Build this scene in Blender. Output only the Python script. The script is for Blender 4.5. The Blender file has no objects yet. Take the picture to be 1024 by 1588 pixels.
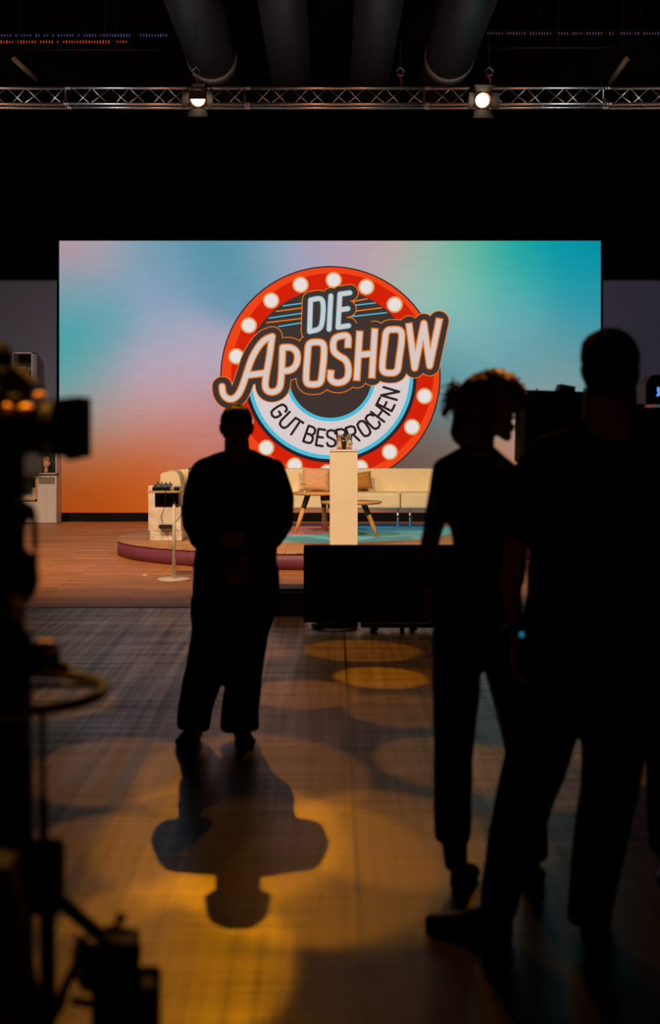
import bpy, bmesh, math, random
from mathutils import Vector, Matrix, Euler, noise
random.seed(7)
sc = bpy.context.scene
COL = sc.collection
PI = math.pi
# ------------------------------------------------------------ camera, world, exposure
F = 50/36*1588            # focal length in pixels
CX, HY, CH = 512.0, 660.0, 1.55
cd = bpy.data.cameras.new('camera'); cam = bpy.data.objects.new('camera', cd); COL.objects.link(cam)
cd.lens = 50; cd.sensor_width = 36; cd.sensor_fit = 'AUTO'
cd.shift_y = -(794-HY)/1588
cd.clip_start = 0.05; cd.clip_end = 200
cam.location = (0, 0, CH); cam.rotation_euler = (PI/2, 0, 0)
cd.dof.use_dof = True; cd.dof.focus_distance = 19.0; cd.dof.aperture_fstop = 2.5
sc.camera = cam
w = bpy.data.worlds.new('world'); sc.world = w; w.use_nodes = True
w.node_tree.nodes['Background'].inputs[0].default_value = (0.5, 0.55, 0.7, 1)
w.node_tree.nodes['Background'].inputs[1].default_value = 0.005
sc.view_settings.view_transform = 'Standard'; sc.view_settings.look = 'None'
sc.view_settings.exposure = 0; sc.view_settings.gamma = 1
sc.view_settings.use_curve_mapping = False

def W(px, py, Y):         # point seen at that pixel at distance Y
    return Vector(((px-CX)/F*Y, Y, CH-(py-HY)/F*Y))
def FL(px, py):           # the floor point seen at that pixel
    Y = CH*F/(py-HY); return Vector(((px-CX)/F*Y, Y, 0))
def hexc(h):
    h = h.lstrip('#'); r = []
    for i in (0, 2, 4):
        c = int(h[i:i+2], 16)/255
        r.append(c/12.92 if c <= .04045 else ((c+.055)/1.055)**2.4)
    return tuple(r)+(1,)

# ------------------------------------------------------------ lights
def spot(name, loc, target, power, color, angle, blend=.3, size=.08):
    l = bpy.data.lights.new(name, 'SPOT'); o = bpy.data.objects.new(name, l); COL.objects.link(o)
    l.energy = power; l.color = color; l.spot_size = math.radians(angle); l.spot_blend = blend; l.shadow_soft_size = size
    o.location = loc
    d = Vector(target)-Vector(loc); o.rotation_euler = d.to_track_quat('-Z', 'Y').to_euler()
    return o
WARM = (1, .66, .36)
spot('stage_spot', (-3.0, 10.0, 6.6), (-2.0, 17.5, .1), 2200, WARM, 64, 1, .12)
spot('stage_spot', (3.0, 10.0, 6.6), (2.0, 17.5, .1), 2200, WARM, 64, 1, .12)
spot('stage_spot', (-7.5, 10.5, 6.8), (-4.6, 18.3, 0), 2400, WARM, 66, 1, .12)
spot('stage_spot', (0.2, 9.0, 6.4), (0.1, 15.8, 1.0), 70, WARM, 22, 1, .1)  # added centre lamp, brightens the lectern
spot('side_spot', (-7.0, 14.5, 7.2), (-4.8, 22.9, 1.6), 200, (.75, .80, 1), 46, .6, .15)
spot('side_spot', (7.0, 14.5, 7.2), (5.2, 22.9, 2.0), 330, (.75, .80, 1), 46, .6, .15)
spot('truss_fill', (-3.0, 13.0, 4.6), (-2.0, 19, 5.9), 330, (1, .55, .35), 75, .8, .1)  # added pair of lamps with no fixture, to brighten the truss
spot('truss_fill', (4.0, 13.0, 4.6), (2.5, 19, 5.9), 330, (1, .5, .3), 75, .8, .1)
spot('duct_fill', (-5.0, 17.5, 5.6), (-.5, 22, 7.4), 100, (.75, .9, 1), 70, .8, .3)  # added cool lamps that make the dark ducts visible
spot('duct_fill', (5.0, 17.5, 5.6), (.5, 22, 7.4), 100, (.75, .9, 1), 70, .8, .3)
# amber profile spots with a gobo of overlapping discs, hung above the stage, thrown towards the audience floor
def gobo(name, loc, discs, power, tint, base, size=.03):
    loc = Vector(loc); tgt = FL(400, 1250)
    o = spot(name, loc, tgt, power, tint, 62, .15, size)
    R = o.rotation_euler.to_matrix(); Ri = R.transposed()
    nt = o.data.node_tree if o.data.use_nodes else None
    o.data.use_nodes = True; nt = o.data.node_tree; N = nt.nodes; L = nt.links
    em = [n for n in N if n.type == 'EMISSION'][0]
    tc = N.new('ShaderNodeTexCoord'); sp = N.new('ShaderNodeSeparateXYZ'); L.new(tc.outputs['Normal'], sp.inputs[0])
    dx = N.new('ShaderNodeMath'); dx.operation = 'DIVIDE'; L.new(sp.outputs[0], dx.inputs[0]); L.new(sp.outputs[2], dx.inputs[1])
    dy = N.new('ShaderNodeMath'); dy.operation = 'DIVIDE'; L.new(sp.outputs[1], dy.inputs[0]); L.new(sp.outputs[2], dy.inputs[1])
    cb = N.new('ShaderNodeCombineXYZ'); L.new(dx.outputs[0], cb.inputs[0]); L.new(dy.outputs[0], cb.inputs[1])
    acc = None
    for (px, py, rm, amt, soft) in discs:
        d = Ri @ (FL(px, py)-loc); c = (d.x/d.z, d.y/d.z, 0)
        e = Ri @ (FL(px, py)+Vector((rm, 0, 0))-loc); rr = math.hypot(e.x/e.z-c[0], e.y/e.z-c[1])
        ds = N.new('ShaderNodeVectorMath'); ds.operation = 'DISTANCE'; L.new(cb.outputs[0], ds.inputs[0]); ds.inputs[1].default_value = c
        mr = N.new('ShaderNodeMapRange'); mr.interpolation_type = 'SMOOTHSTEP'
        mr.inputs[1].default_value = rr*(1-soft); mr.inputs[2].default_value = rr; mr.inputs[3].default_value = amt; mr.inputs[4].default_value = 0
        L.new(ds.outputs['Value'], mr.inputs[0])
        if acc is None: acc = mr.outputs[0]
        else:
            ad = N.new('ShaderNodeMath'); ad.operation = 'ADD'; L.new(acc, ad.inputs[0]); L.new(mr.outputs[0], ad.inputs[1]); acc = ad.outputs[0]
    ad = N.new('ShaderNodeMath'); ad.operation = 'ADD'; L.new(acc, ad.inputs[0]); ad.inputs[1].default_value = base
    L.new(ad.outputs[0], em.inputs['Strength'])
    return o
gobo('profile_spot', (-1.0, 15.0, 6.85),
     [(590, 1050, .30, 1.6, .12), (560, 1008, .42, .7, .1), (370, 1010, .40, .45, .12), (470, 1075, .34, .7, .1), (620, 1100, .33, .6, .1),
      (390, 1200, .55, .5, .1), (340, 1290, .52, .8, .15), (470, 1330, .50, .7, .1), (180, 1190, .42, .6, .1), (150, 1340, .40, .6, .1),
      (250, 1480, .42, .8, .15), (600, 1290, .40, .75, .12), (820, 1200, .4, .7, .12),
      (1000, 1180, .35, .9, .12), (90, 1090, .34, .6, .1), (690, 1180, .34, .6, .1), (760, 1300, .25, .3, .1)],
     1180, (1, .34, .002), .09, .03)
spot('floor_fill', (-1.6, 9.6, 7.2), (-1.9, 10.2, 0), 230, (1, .66, .5), 54, 1, .3)  # added warm fill over the floor in front of the stage
spot('added_rim', (-1.5, 3.6, 6.2), (-.54, 2.6, 1.3), 3000, (1, .42, .05), 13, .5, .08)  # added lamp, only lights the amber pieces on the left camera
spot('added_rim', (3.0, 9.4, 6.6), (.62, 4.7, 1.72), 1500, (1, .34, .05), 4.6, .6, .08)  # added lamp for the orange edge on the woman's hair
gobo('profile_spot', (1.4, 15.3, 7.2),
     [(330, 1330, .55, .9, .2), (620, 1060, .45, .8, .12), (250, 1150, .5, .5, .15), (560, 1340, .5, .6, .12), (420, 1130, .45, .55, .12)],
     330, (1, .36, .006), .06, .03)

# ------------------------------------------------------------ materials
def mat(name, color, rough=.6, metal=0, spec=.5, emit=None, estr=1, trans=0, ior=1.45, coat=0):
    m = bpy.data.materials.new(name); m.use_nodes = True
    b = m.node_tree.nodes['Principled BSDF']
    if isinstance(color, str): color = hexc(color)
    b.inputs['Base Color'].default_value = tuple(color[:3])+(1,)
    b.inputs['Roughness'].default_value = rough; b.inputs['Metallic'].default_value = metal
    b.inputs['Specular IOR Level'].default_value = spec
    b.inputs['Transmission Weight'].default_value = trans; b.inputs['IOR'].default_value = ior
    b.inputs['Coat Weight'].default_value = coat
    if emit is not None:
        if isinstance(emit, str): emit = hexc(emit)
        b.inputs['Emission Color'].default_value = tuple(emit[:3])+(1,); b.inputs['Emission Strength'].default_value = estr
    return m
def noisy(m, scale=8, amt=.3, bump=.0, stretch=(1, 1, 1), detail=4, rough=None):
    nt = m.node_tree; N = nt.nodes; L = nt.links; b = N['Principled BSDF']
    tc = N.new('ShaderNodeTexCoord'); mp = N.new('ShaderNodeMapping'); mp.inputs['Scale'].default_value = stretch
    L.new(tc.outputs['Object'], mp.inputs[0])
    n = N.new('ShaderNodeTexNoise'); n.inputs['Scale'].default_value = scale; n.inputs['Detail'].default_value = detail
    L.new(mp.outputs[0], n.inputs['Vector'])
    base = b.inputs['Base Color'].default_value[:]
    r = N.new('ShaderNodeMapRange'); r.inputs[3].default_value = 1-amt; r.inputs[4].default_value = 1+amt; r.inputs[1].default_value = .3; r.inputs[2].default_value = .7
    L.new(n.outputs[0], r.inputs[0])
    v = N.new('ShaderNodeVectorMath'); v.operation = 'SCALE'; v.inputs[0].default_value = base[:3]; L.new(r.outputs[0], v.inputs['Scale'])
    L.new(v.outputs[0], b.inputs['Base Color'])
    if bump:
        bp = N.new('ShaderNodeBump'); bp.inputs['Strength'].default_value = bump; bp.inputs['Distance'].default_value = .02
        L.new(n.outputs[0], bp.inputs['Height']); L.new(bp.outputs[0], b.inputs['Normal'])
    if rough:
        q = N.new('ShaderNodeMapRange'); q.inputs[1].default_value = .3; q.inputs[2].default_value = .7; q.inputs[3].default_value = rough[0]; q.inputs[4].default_value = rough[1]
        L.new(n.outputs[0], q.inputs[0]); L.new(q.outputs[0], b.inputs['Roughness'])
    return m
def emis(name, color, s=1):
    m = bpy.data.materials.new(name); m.use_nodes = True; nt = m.node_tree; nt.nodes.clear()
    e = nt.nodes.new('ShaderNodeEmission'); o = nt.nodes.new('ShaderNodeOutputMaterial')
    e.inputs[0].default_value = hexc(color) if isinstance(color, str) else color; e.inputs[1].default_value = s
    nt.links.new(e.outputs[0], o.inputs[0]); return m

M = {}
M['black'] = mat('black_paint', (.008, .008, .009), .5)
M['blackgloss'] = mat('black_plastic', (.01, .01, .011), .28)
M['blackmatte'] = mat('black_matte', (.006, .006, .006), .9, spec=.2)
M['cloth_black'] = noisy(mat('black_cloth', (.008, .008, .009), .95, spec=.1), 60, .3, .2)
M['cloth_navy'] = noisy(mat('dark_cloth', (.009, .009, .012), .95, spec=.1), 60, .3, .2)
M['drape'] = noisy(mat('black_drape', (.0012, .0012, .0014), .95, spec=.05), 20, .4)
M['skin'] = noisy(mat('skin', (.30, .15, .10), .55), 20, .1)
M['hair_dark'] = noisy(mat('dark_hair', (.012, .008, .006), .6), 40, .4, .3, (1, 1, .3))
M['hair_auburn'] = noisy(mat('auburn_hair', (.16, .055, .018), .5), 60, .4, .4, (1, 1, .3))
M['shoe'] = mat('shoe_leather', (.012, .011, .011), .45)
M['sofa'] = noisy(mat('cream_leather', (.78, .69, .52), .55), 6, .05, .1)
M['white'] = noisy(mat('white_lacquer', (.80, .74, .64), .4), 3, .03)
M['whitemetal'] = mat('white_metal', (.8, .74, .66), .35)
M['paper'] = noisy(mat('crumpled_white', (.66, .58, .53), .8), 7, .22, .6, detail=8)
M['chrome'] = mat('chrome', (.8, .8, .8), .15, 1)
M['alu'] = noisy(mat('truss_aluminium', (.62, .55, .52), .35, 1), 30, .2)
M['duct'] = mat('duct_steel', (.12, .14, .15), .34, .8)
M['collar'] = mat('duct_collar', (.34, .37, .38), .4, .6)
M['oak'] = noisy(mat('oak', (.78, .38, .10), .5), 8, .25, 0, (8, 8, 1))
M['oakdark'] = mat('dark_oak_sock', (.06, .035, .02), .5)
M['grey'] = mat('grey_plastic', (.2, .19, .18), .5)
M['lav'] = noisy(mat('lavender_flat', (.12, .15, .26), .8), 1.2, .06)
M['greywhite'] = mat('grey_white_lacquer', (.62, .60, .64), .5)
M['darkgreen'] = mat('dark_green_back', (.012, .028, .028), .7)
M['blush'] = noisy(mat('blush_fabric', (.72, .42, .27), .85), 30, .1, .2)
M['mustard'] = noisy(mat('mustard_fabric', (.42, .20, .04), .85), 30, .1, .2)
M['glass'] = mat('clear_glass', (1, 1, 1), .03, trans=1, ior=1.12)
M['amber_glint'] = mat('painted_amber_glint', (1, .5, .06), .4, 0)  # amber base colour stands in for lamp glints on the camera
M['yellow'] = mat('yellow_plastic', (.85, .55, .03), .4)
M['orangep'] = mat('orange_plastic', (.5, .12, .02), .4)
M['red'] = mat('red_webbing', (.4, .01, .03), .6)
M['lens'] = mat('lens_glass', (.01, .01, .02), .08, coat=1)
M['rubber'] = mat('rubber', (.008, .008, .008), .75)
M['bottle'] = mat('brown_bottle', (.07, .025, .01), .2)
M['badge'] = mat('badge_card', (.5, .42, .42), .6)
M['skinwood'] = mat('mannequin_wood', (.62, .33, .18), .5)

def floor_material():
    m = mat('studio_floor', (.2, .18, .16), .35); nt = m.node_tree; N = nt.nodes; L = nt.links; b = N['Principled BSDF']
    tc = N.new('ShaderNodeTexCoord')
    def ns(scale, st, det=5):
        mp = N.new('ShaderNodeMapping'); mp.inputs['Scale'].default_value = st; L.new(tc.outputs['Object'], mp.inputs[0])
        n = N.new('ShaderNodeTexNoise'); n.inputs['Scale'].default_value = scale; n.inputs['Detail'].default_value = det; L.new(mp.outputs[0], n.inputs['Vector']); return n
    a = ns(6.0, (.12, 2.2, 1), 7); c = ns(9.0, (2.6, .06, 1), 6); d = ns(1.1, (1, 1, 1)); g = ns(34, (.12, 1.4, 1), 3)
    m1 = N.new('ShaderNodeMath'); m1.operation = 'ADD'; L.new(a.outputs[0], m1.inputs[0]); L.new(c.outputs[0], m1.inputs[1])
    m2 = N.new('ShaderNodeMath'); m2.operation = 'MULTIPLY_ADD'; L.new(d.outputs[0], m2.inputs[0]); m2.inputs[1].default_value = .6; L.new(m1.outputs[0], m2.inputs[2])
    m3 = N.new('ShaderNodeMath'); m3.operation = 'MULTIPLY_ADD'; L.new(g.outputs[0], m3.inputs[0]); m3.inputs[1].default_value = .4; L.new(m2.outputs[0], m3.inputs[2])
    cr = N.new('ShaderNodeValToRGB'); e = cr.color_ramp.elements
    e[0].position = .0; e[0].color = (.025, .018, .013, 1); e[1].position = 1; e[1].color = (.44, .31, .19, 1)
    mr = N.new('ShaderNodeMapRange'); mr.inputs[1].default_value = 1.15; mr.inputs[2].default_value = 1.75; L.new(m3.outputs[0], mr.inputs[0])
    L.new(mr.outputs[0], cr.inputs[0])
    # tyre tracks and joints: real lines on the floor, in object space
    sp = N.new('ShaderNodeSeparateXYZ'); L.new(tc.outputs['Object'], sp.inputs[0])
    col = cr.outputs[0]
    def line(kx, ky, k0, half, dark):
        nonlocal col
        t = N.new('ShaderNodeMath'); t.operation = 'MULTIPLY_ADD'; L.new(sp.outputs[0], t.inputs[0]); t.inputs[1].default_value = kx; t.inputs[2].default_value = k0
        u = N.new('ShaderNodeMath'); u.operation = 'MULTIPLY_ADD'; L.new(sp.outputs[1], u.inputs[0]); u.inputs[1].default_value = ky; L.new(t.outputs[0], u.inputs[2])
        ab = N.new('ShaderNodeMath'); ab.operation = 'ABSOLUTE'; L.new(u.outputs[0], ab.inputs[0])
        lt = N.new('ShaderNodeMapRange'); lt.inputs[1].default_value = half*.7; lt.inputs[2].default_value = half; lt.inputs[3].default_value = dark; lt.inputs[4].default_value = 0; L.new(ab.outputs[0], lt.inputs[0])
        mx = N.new('ShaderNodeMix'); mx.data_type = 'RGBA'; L.new(lt.outputs[0], mx.inputs[0]); L.new(col, mx.inputs[6]); mx.inputs[7].default_value = (.01, .008, .006, 1)
        col = mx.outputs[2]
    def seam(p, q, half, dark):
        A = FL(*p); B_ = FL(*q); d_ = (B_-A).normalized(); n = Vector((-d_.y, d_.x)); line(n.x, n.y, -(n.x*A.x+n.y*A.y), half, dark)
    seam((537, 1000), (572, 1588), .010, .9)
    seam((289, 1014), (102, 1350), .045, .85)
    seam((215, 1014), (60, 1240), .012, .4)
    seam((318, 1060), (185, 1350), .05, .45)
    seam((330, 950), (150, 1200), .03, .4)
    seam((210, 950), (60, 1110), .05, .5)
    seam((60, 1110), (500, 1110), .008, .5)
    seam((100, 1213), (600, 1213), .010, .4)
    seam((100, 1036), (600, 1036), .010, .5)
    seam((60, 985), (200, 985), .008, .5)
    L.new(col, b.inputs['Base Color'])
    rr = N.new('ShaderNodeMapRange'); rr.inputs[1].default_value = 1.1; rr.inputs[2].default_value = 1.8; rr.inputs[3].default_value = .46; rr.inputs[4].default_value = .30; b.inputs['Specular IOR Level'].default_value = .5
    L.new(m3.outputs[0], rr.inputs[0]); L.new(rr.outputs[0], b.inputs['Roughness'])
    bp = N.new('ShaderNodeBump'); bp.inputs['Strength'].default_value = .10; bp.inputs['Distance'].default_value = .01
    L.new(m1.outputs[0], bp.inputs['Height']); L.new(bp.outputs[0], b.inputs['Normal'])
    return m
def wood_material(name, c1, c2, c3):
    m = mat(name, c1, .5); nt = m.node_tree; N = nt.nodes; L = nt.links; b = N['Principled BSDF']
    tc = N.new('ShaderNodeTexCoord')
    br = N.new('ShaderNodeTexBrick'); br.inputs['Scale'].default_value = 1; br.inputs['Brick Width'].default_value = 1.3; br.inputs['Row Height'].default_value = .16
    br.inputs['Mortar Size'].default_value = .004; br.inputs['Color1'].default_value = c1; br.inputs['Color2'].default_value = c2; br.inputs['Mortar'].default_value = c3
    br.offset = .37; L.new(tc.outputs['Object'], br.inputs['Vector'])
    mp = N.new('ShaderNodeMapping'); mp.inputs['Scale'].default_value = (.5, 9, 1); L.new(tc.outputs['Object'], mp.inputs[0])
    n = N.new('ShaderNodeTexNoise'); n.inputs['Scale'].default_value = 3; n.inputs['Detail'].default_value = 7; L.new(mp.outputs[0], n.inputs['Vector'])
    r = N.new('ShaderNodeMapRange'); r.inputs[1].default_value = .3; r.inputs[2].default_value = .7; r.inputs[3].default_value = .55; r.inputs[4].default_value = 1.35; L.new(n.outputs[0], r.inputs[0])
    v = N.new('ShaderNodeVectorMath'); v.operation = 'SCALE'; L.new(br.outputs[0], v.inputs[0]); L.new(r.outputs[0], v.inputs['Scale']); L.new(v.outputs[0], b.inputs['Base Color'])
    return m
M['floor'] = floor_material()
M['wood'] = wood_material('stage_planks', (.60, .24, .08, 1), (.44, .16, .05, 1), (.09, .045, .025, 1))
M['woodtop'] = wood_material('platform_planks', (.52, .28, .16, 1), (.44, .22, .12, 1), (.14, .07, .04, 1))

# ------------------------------------------------------------ mesh helpers
class B:
    def __init__(s): s.bm = bmesh.new(); s.mi = 0
    def _f(s, n0):
        s.bm.faces.ensure_lookup_table()
        for f in s.bm.faces[n0:]: f.material_index = s.mi
    def box(s, c, d, rot=None, bev=0, seg=2):
        n0 = len(s.bm.faces); t = bmesh.new()
        bmesh.ops.create_cube(t, size=1, matrix=Matrix.Diagonal((d[0], d[1], d[2], 1)))
        if bev: bmesh.ops.bevel(t, geom=t.edges[:]+t.verts[:], offset=bev, segments=seg, affect='EDGES', profile=.5)
        mt = Matrix.Translation(c) @ (rot.to_matrix().to_4x4() if isinstance(rot, Euler) else (rot if rot else Matrix()))
        s._merge(t, mt); s._f(n0); return s
    def _merge(s, t, mt):
        vm = {v: s.bm.verts.new(mt @ v.co) for v in t.verts}
        for f in t.faces:
            try: nf = s.bm.faces.new([vm[v] for v in f.verts]); nf.smooth = f.smooth
            except ValueError: pass
        t.free()
    def cyl(s, p1, p2, r1, r2=None, seg=16, caps=True):
        r2 = r1 if r2 is None else r2; p1 = Vector(p1); p2 = Vector(p2); n0 = len(s.bm.faces); d = p2-p1
        q = d.to_track_quat('Z', 'Y').to_matrix()
        a = []; b = []
        for i in range(seg):
            u = q @ Vector((math.cos(2*PI*i/seg), math.sin(2*PI*i/seg), 0))
            a.append(s.bm.verts.new(p1+u*r1)); b.append(s.bm.verts.new(p2+u*r2))
        for i in range(seg):
            f = s.bm.faces.new((a[i], a[(i+1) % seg], b[(i+1) % seg], b[i])); f.smooth = True
        if caps: s.bm.faces.new(a[::-1]); s.bm.faces.new(b)
        s._f(n0); return s
    def tube(s, pts, r, seg=8, closed=False):
        pts = [Vector(p) for p in pts]; n0 = len(s.bm.faces); n = len(pts); rings = []
        up = Vector((0, 0, 1))
        for i, p in enumerate(pts):
            if closed: d = pts[(i+1) % n]-pts[i-1]
            else: d = pts[min(i+1, n-1)]-pts[max(i-1, 0)]
            d.normalize(); u = d.cross(up)
            if u.length < 1e-3: u = d.cross(Vector((1, 0, 0)))
            u.normalize(); v = u.cross(d); rr = r[i] if isinstance(r, (list, tuple)) else r
            rings.append([s.bm.verts.new(p+(u*math.cos(2*PI*k/seg)+v*math.sin(2*PI*k/seg))*rr) for k in range(seg)])
        for i in range(n if closed else n-1):
            a = rings[i]; b = rings[(i+1) % n]
            for k in range(seg):
                f = s.bm.faces.new((a[k], a[(k+1) % seg], b[(k+1) % seg], b[k])); f.smooth = True
        if not closed: s.bm.faces.new(rings[0][::-1]); s.bm.faces.new(rings[-1])
        s._f(n0); return s
    def lathe(s, prof, c, seg=32, sc_=(1, 1)):
        c = Vector(c); n0 = len(s.bm.faces); rings = []
        for (r, z) in prof:
            if r < 1e-5: rings.append([s.bm.verts.new(c+Vector((0, 0, z)))])
            else: rings.append([s.bm.verts.new(c+Vector((r*sc_[0]*math.cos(2*PI*k/seg), r*sc_[1]*math.sin(2*PI*k/seg), z))) for k in range(seg)])
        for i in range(len(rings)-1):
            a, b = rings[i], rings[i+1]
            for k in range(seg):
                k2 = (k+1) % seg
                if len(a) == 1 and len(b) == 1: continue
                if len(a) == 1: vs = (a[0], b[k2], b[k])
                elif len(b) == 1: vs = (a[k], a[k2], b[0])
                else: vs = (a[k], a[k2], b[k2], b[k])
                f = s.bm.faces.new(vs); f.smooth = True
        s._f(n0); return s
    def prism(s, poly, p0, p1, axis='Y'):   # poly: (x,z) for axis Y, (x,y) for axis Z, (y,z) for axis X
        n0 = len(s.bm.faces)
        def mk(u, v, t): return {'Y': (u, t, v), 'Z': (u, v, t), 'X': (t, u, v)}[axis]
        a = [s.bm.verts.new(mk(u, v, p0)) for u, v in poly]; b = [s.bm.verts.new(mk(u, v, p1)) for u, v in poly]; n = len(poly)
        for i in range(n): s.bm.faces.new((a[i], a[(i+1) % n], b[(i+1) % n], b[i]))
        s.bm.faces.new(a[::-1]); s.bm.faces.new(b); s._f(n0); return s
    def ball(s, c, r, seg=16, rot=None):
        n0 = len(s.bm.faces); t = bmesh.new(); bmesh.ops.create_uvsphere(t, u_segments=seg, v_segments=max(6, seg//2), radius=1)
        for f in t.faces: f.smooth = True
        rr = r if isinstance(r, (list, tuple, Vector)) else (r, r, r)
        s._merge(t, Matrix.Translation(c) @ (rot.to_matrix().to_4x4() if rot else Matrix()) @ Matrix.Diagonal((rr[0], rr[1], rr[2], 1))); s._f(n0); return s
    def flat(s, pts):
        n0 = len(s.bm.faces); s.bm.faces.new([s.bm.verts.new(p) for p in pts]); s._f(n0); return s

def wloc(o):
    v = Vector((0, 0, 0))
    while o: v += o.location; o = o.parent
    return v
def finish_mesh(me, mats):
    for m in (mats if isinstance(mats, (list, tuple)) else [mats]): me.materials.append(m)
def obj(name, b, mats, parent=None, smooth=False, sharp=True):
    bm = b.bm if isinstance(b, B) else b
    bmesh.ops.recalc_face_normals(bm, faces=bm.faces[:])
    if parent: org = wloc(parent)
    else:
        xs = [v.co for v in bm.verts]; org = Vector(((min(v.x for v in xs)+max(v.x for v in xs))/2, (min(v.y for v in xs)+max(v.y for v in xs))/2, min(v.z for v in xs)))
    bmesh.ops.translate(bm, verts=bm.verts[:], vec=-org)
    me = bpy.data.meshes.new(name); bm.to_mesh(me); bm.free(); finish_mesh(me, mats)
    o = bpy.data.objects.new(name, me); COL.objects.link(o)
    if parent: o.parent = parent
    else: o.location = org
    return o
def thing(name, label, cat, loc, group=None):
    o = bpy.data.objects.new(name, None); COL.objects.link(o); o.location = loc; o.empty_display_size = .1
    tag(o, label, cat, group); return o
def tag(o, label, cat, group=None, kind=None):
    o['label'] = label; o['category'] = cat
    if group: o['group'] = group
    if kind: o['kind'] = kind
    return o
def struct(name, b, m, parent=None):
    o = obj(name, b, m, parent)
    if not parent: o['kind'] = 'structure'
    return o
def dup(root, loc, label=None):
    r = root.copy(); COL.objects.link(r); r.location = loc
    if label: r['label'] = label
    def rec(src, dst):
        for ch in list(src.children):
            c = ch.copy(); COL.objects.link(c); c.parent = dst; rec(ch, c)
    rec(root, r); return r

# ------------------------------------------------------------ the room
YB = 26.0
struct('floor', B().box((0, 4.0, -.05), (20, 16.2, .1)), M['floor'])
struct('stage_floor', B().box((0, 12.1+(YB-12.1)/2, -.044), (20, YB-12.1, .1)), M['wood'])
struct('wall_back', B().box((0, YB+.1, 5.5), (20, .2, 11)), M['blackmatte'])
struct('wall_left', B().box((-10.1, 11, 5.5), (.2, 30.2, 11)), M['blackmatte'])
struct('wall_right', B().box((10.1, 11, 5.5), (.2, 30.2, 11)), M['blackmatte'])
struct('wall_front', B().box((0, -4.1, 5.5), (20.4, .2, 11)), M['blackmatte'])
cb_ = B()
prof = []
n = 80
for i in range(n):
    x = -10.2+i*20.4/n; prof += [(x, 11.0), (x+.06, 11.0), (x+.09, 10.9), (x+.22, 10.9)]
prof += [(10.2, 11.0), (10.2, 11.2), (-10.2, 11.2)]
cb_.prism(prof, -4.2, YB+.2)
struct('ceiling', cb_, mat('ceiling_deck', (.012, .012, .013), .6))

# ------------------------------------------------------------ LED wall with the logo
YS = 23.0
S = YS/F
def SP(px, py, k=0): return Vector(((px-CX)*S, YS-.0025*k, CH-(py-HY)*S))
cpts = """123 386 b8949e;166 381 a5a0b0;209 386 82a0b2;260 386 6898ac;338 399 4f90a4;381 386 5f97ab;424 386 8fa4b8;488 386 aaa0b8;540 385 b49fae;
106 446 8c9cac;106 510 3fa2a6;144 467 6fa2b0;166 510 62a2ac;209 446 88a0b8;273 446 7b9fb8;338 446 6a96b0;252 510 9ca6bc;295 532 b0a6bc;321 566 b8a6b8;209 566 a8a0ba;252 583 bfa6b4;
106 566 44a0a4;144 583 86a0a8;106 605 7aa09e;166 618 b09ea4;230 618 c49a9e;295 618 c4949c;144 652 a8928c;187 661 bd8478;252 661 c48478;316 669 c28078;166 695 b8704e;252 704 c46a48;
316 704 c2705a;123 725 b05a2c;187 738 c05a28;243 747 c65c28;144 773 b84c12;106 773 a44410;209 777 c2540f;166 790 a8480e;300 780 b05020;102 660 8a8680;106 700 a06a4c;
612 385 c0a4a4;662 385 a0b4a4;703 393 74b8a0;745 393 4cb29c;807 393 18a2a0;869 385 0496a4;923 389 008fa6;662 434 a0b8b0;703 443 88c0b0;766 443 62b4ac;828 443 44a8ac;890 434 1c98a8;
923 463 2a94a8;724 505 80b4b4;807 505 6aa8b0;890 505 4a98a8;724 559 72a4ac;828 559 6a9ca6;890 546 5e96a0;869 592 849898;703 592 5a969e;683 629 608c90;674 666 746e68;662 687 74625a;
640 715 6a4c42;799 658 a09088;786 691 b88068;925 680 7a8a90;925 780 8a5a48;500 780 a06040;400 640 b08890;400 780 b06038;760 740 a06a50"""
CP = [(float(a), float(b), tuple(int(h[i:i+2], 16)/255 for i in (0, 2, 4))) for a, b, h in (t.split() for t in cpts.replace('\n', '').split(';') if t.strip())]
def gcol(px, py):
    w_ = 0; c = [0, 0, 0]
    for x, y, h in CP:
        d2 = (x-px)**2+(y-py)**2; k = math.exp(-d2/(2*34**2))+1e-3/(1+d2/4000)**2
        w_ += k
        for i in range(3): c[i] += k*h[i]
    r = [q/w_ for q in c]
    return [v/12.92 if v <= .04045 else ((v+.055)/1.055)**2.4 for v in r]
LED = thing('led_wall', 'huge glowing LED video wall with round red show logo behind the sofa', 'screen', (0, YS, 0))
sb = B(); nx, ny = 84, 42; grid = []
X0, X1, Y0p, Y1p = 92, 932, 373.5, 795
for j in range(ny+1):
    grid.append([sb.bm.verts.new(SP(X0+(X1-X0)*i/nx, Y0p+(Y1p-Y0p)*j/ny)) for i in range(nx+1)])
lay = sb.bm.loops.layers.float_color.new('picture')
for j in range(ny):
    for i in range(nx):
        f = sb.bm.faces.new((grid[j][i], grid[j][i+1], grid[j+1][i+1], grid[j+1][i]))
        for lp, (a, c) in zip(f.loops, ((i, j), (i+1, j), (i+1, j+1), (i, j+1))):
            g = gcol(X0+(X1-X0)*a/nx, Y0p+(Y1p-Y0p)*c/ny); lp[lay] = (g[0], g[1], g[2], 1)
pm = bpy.data.materials.new('led_picture'); pm.use_nodes = True; nt = pm.node_tree; nt.nodes.clear()
at = nt.nodes.new('ShaderNodeAttribute'); at.attribute_name = 'picture'; em = nt.nodes.new('ShaderNodeEmission'); ou = nt.nodes.new('ShaderNodeOutputMaterial')
tc = nt.nodes.new('ShaderNodeTexCoord'); nz = nt.nodes.new('ShaderNodeTexNoise'); nz.inputs['Scale'].default_value = 2.2; nz.inputs['Detail'].default_value = 9
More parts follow.
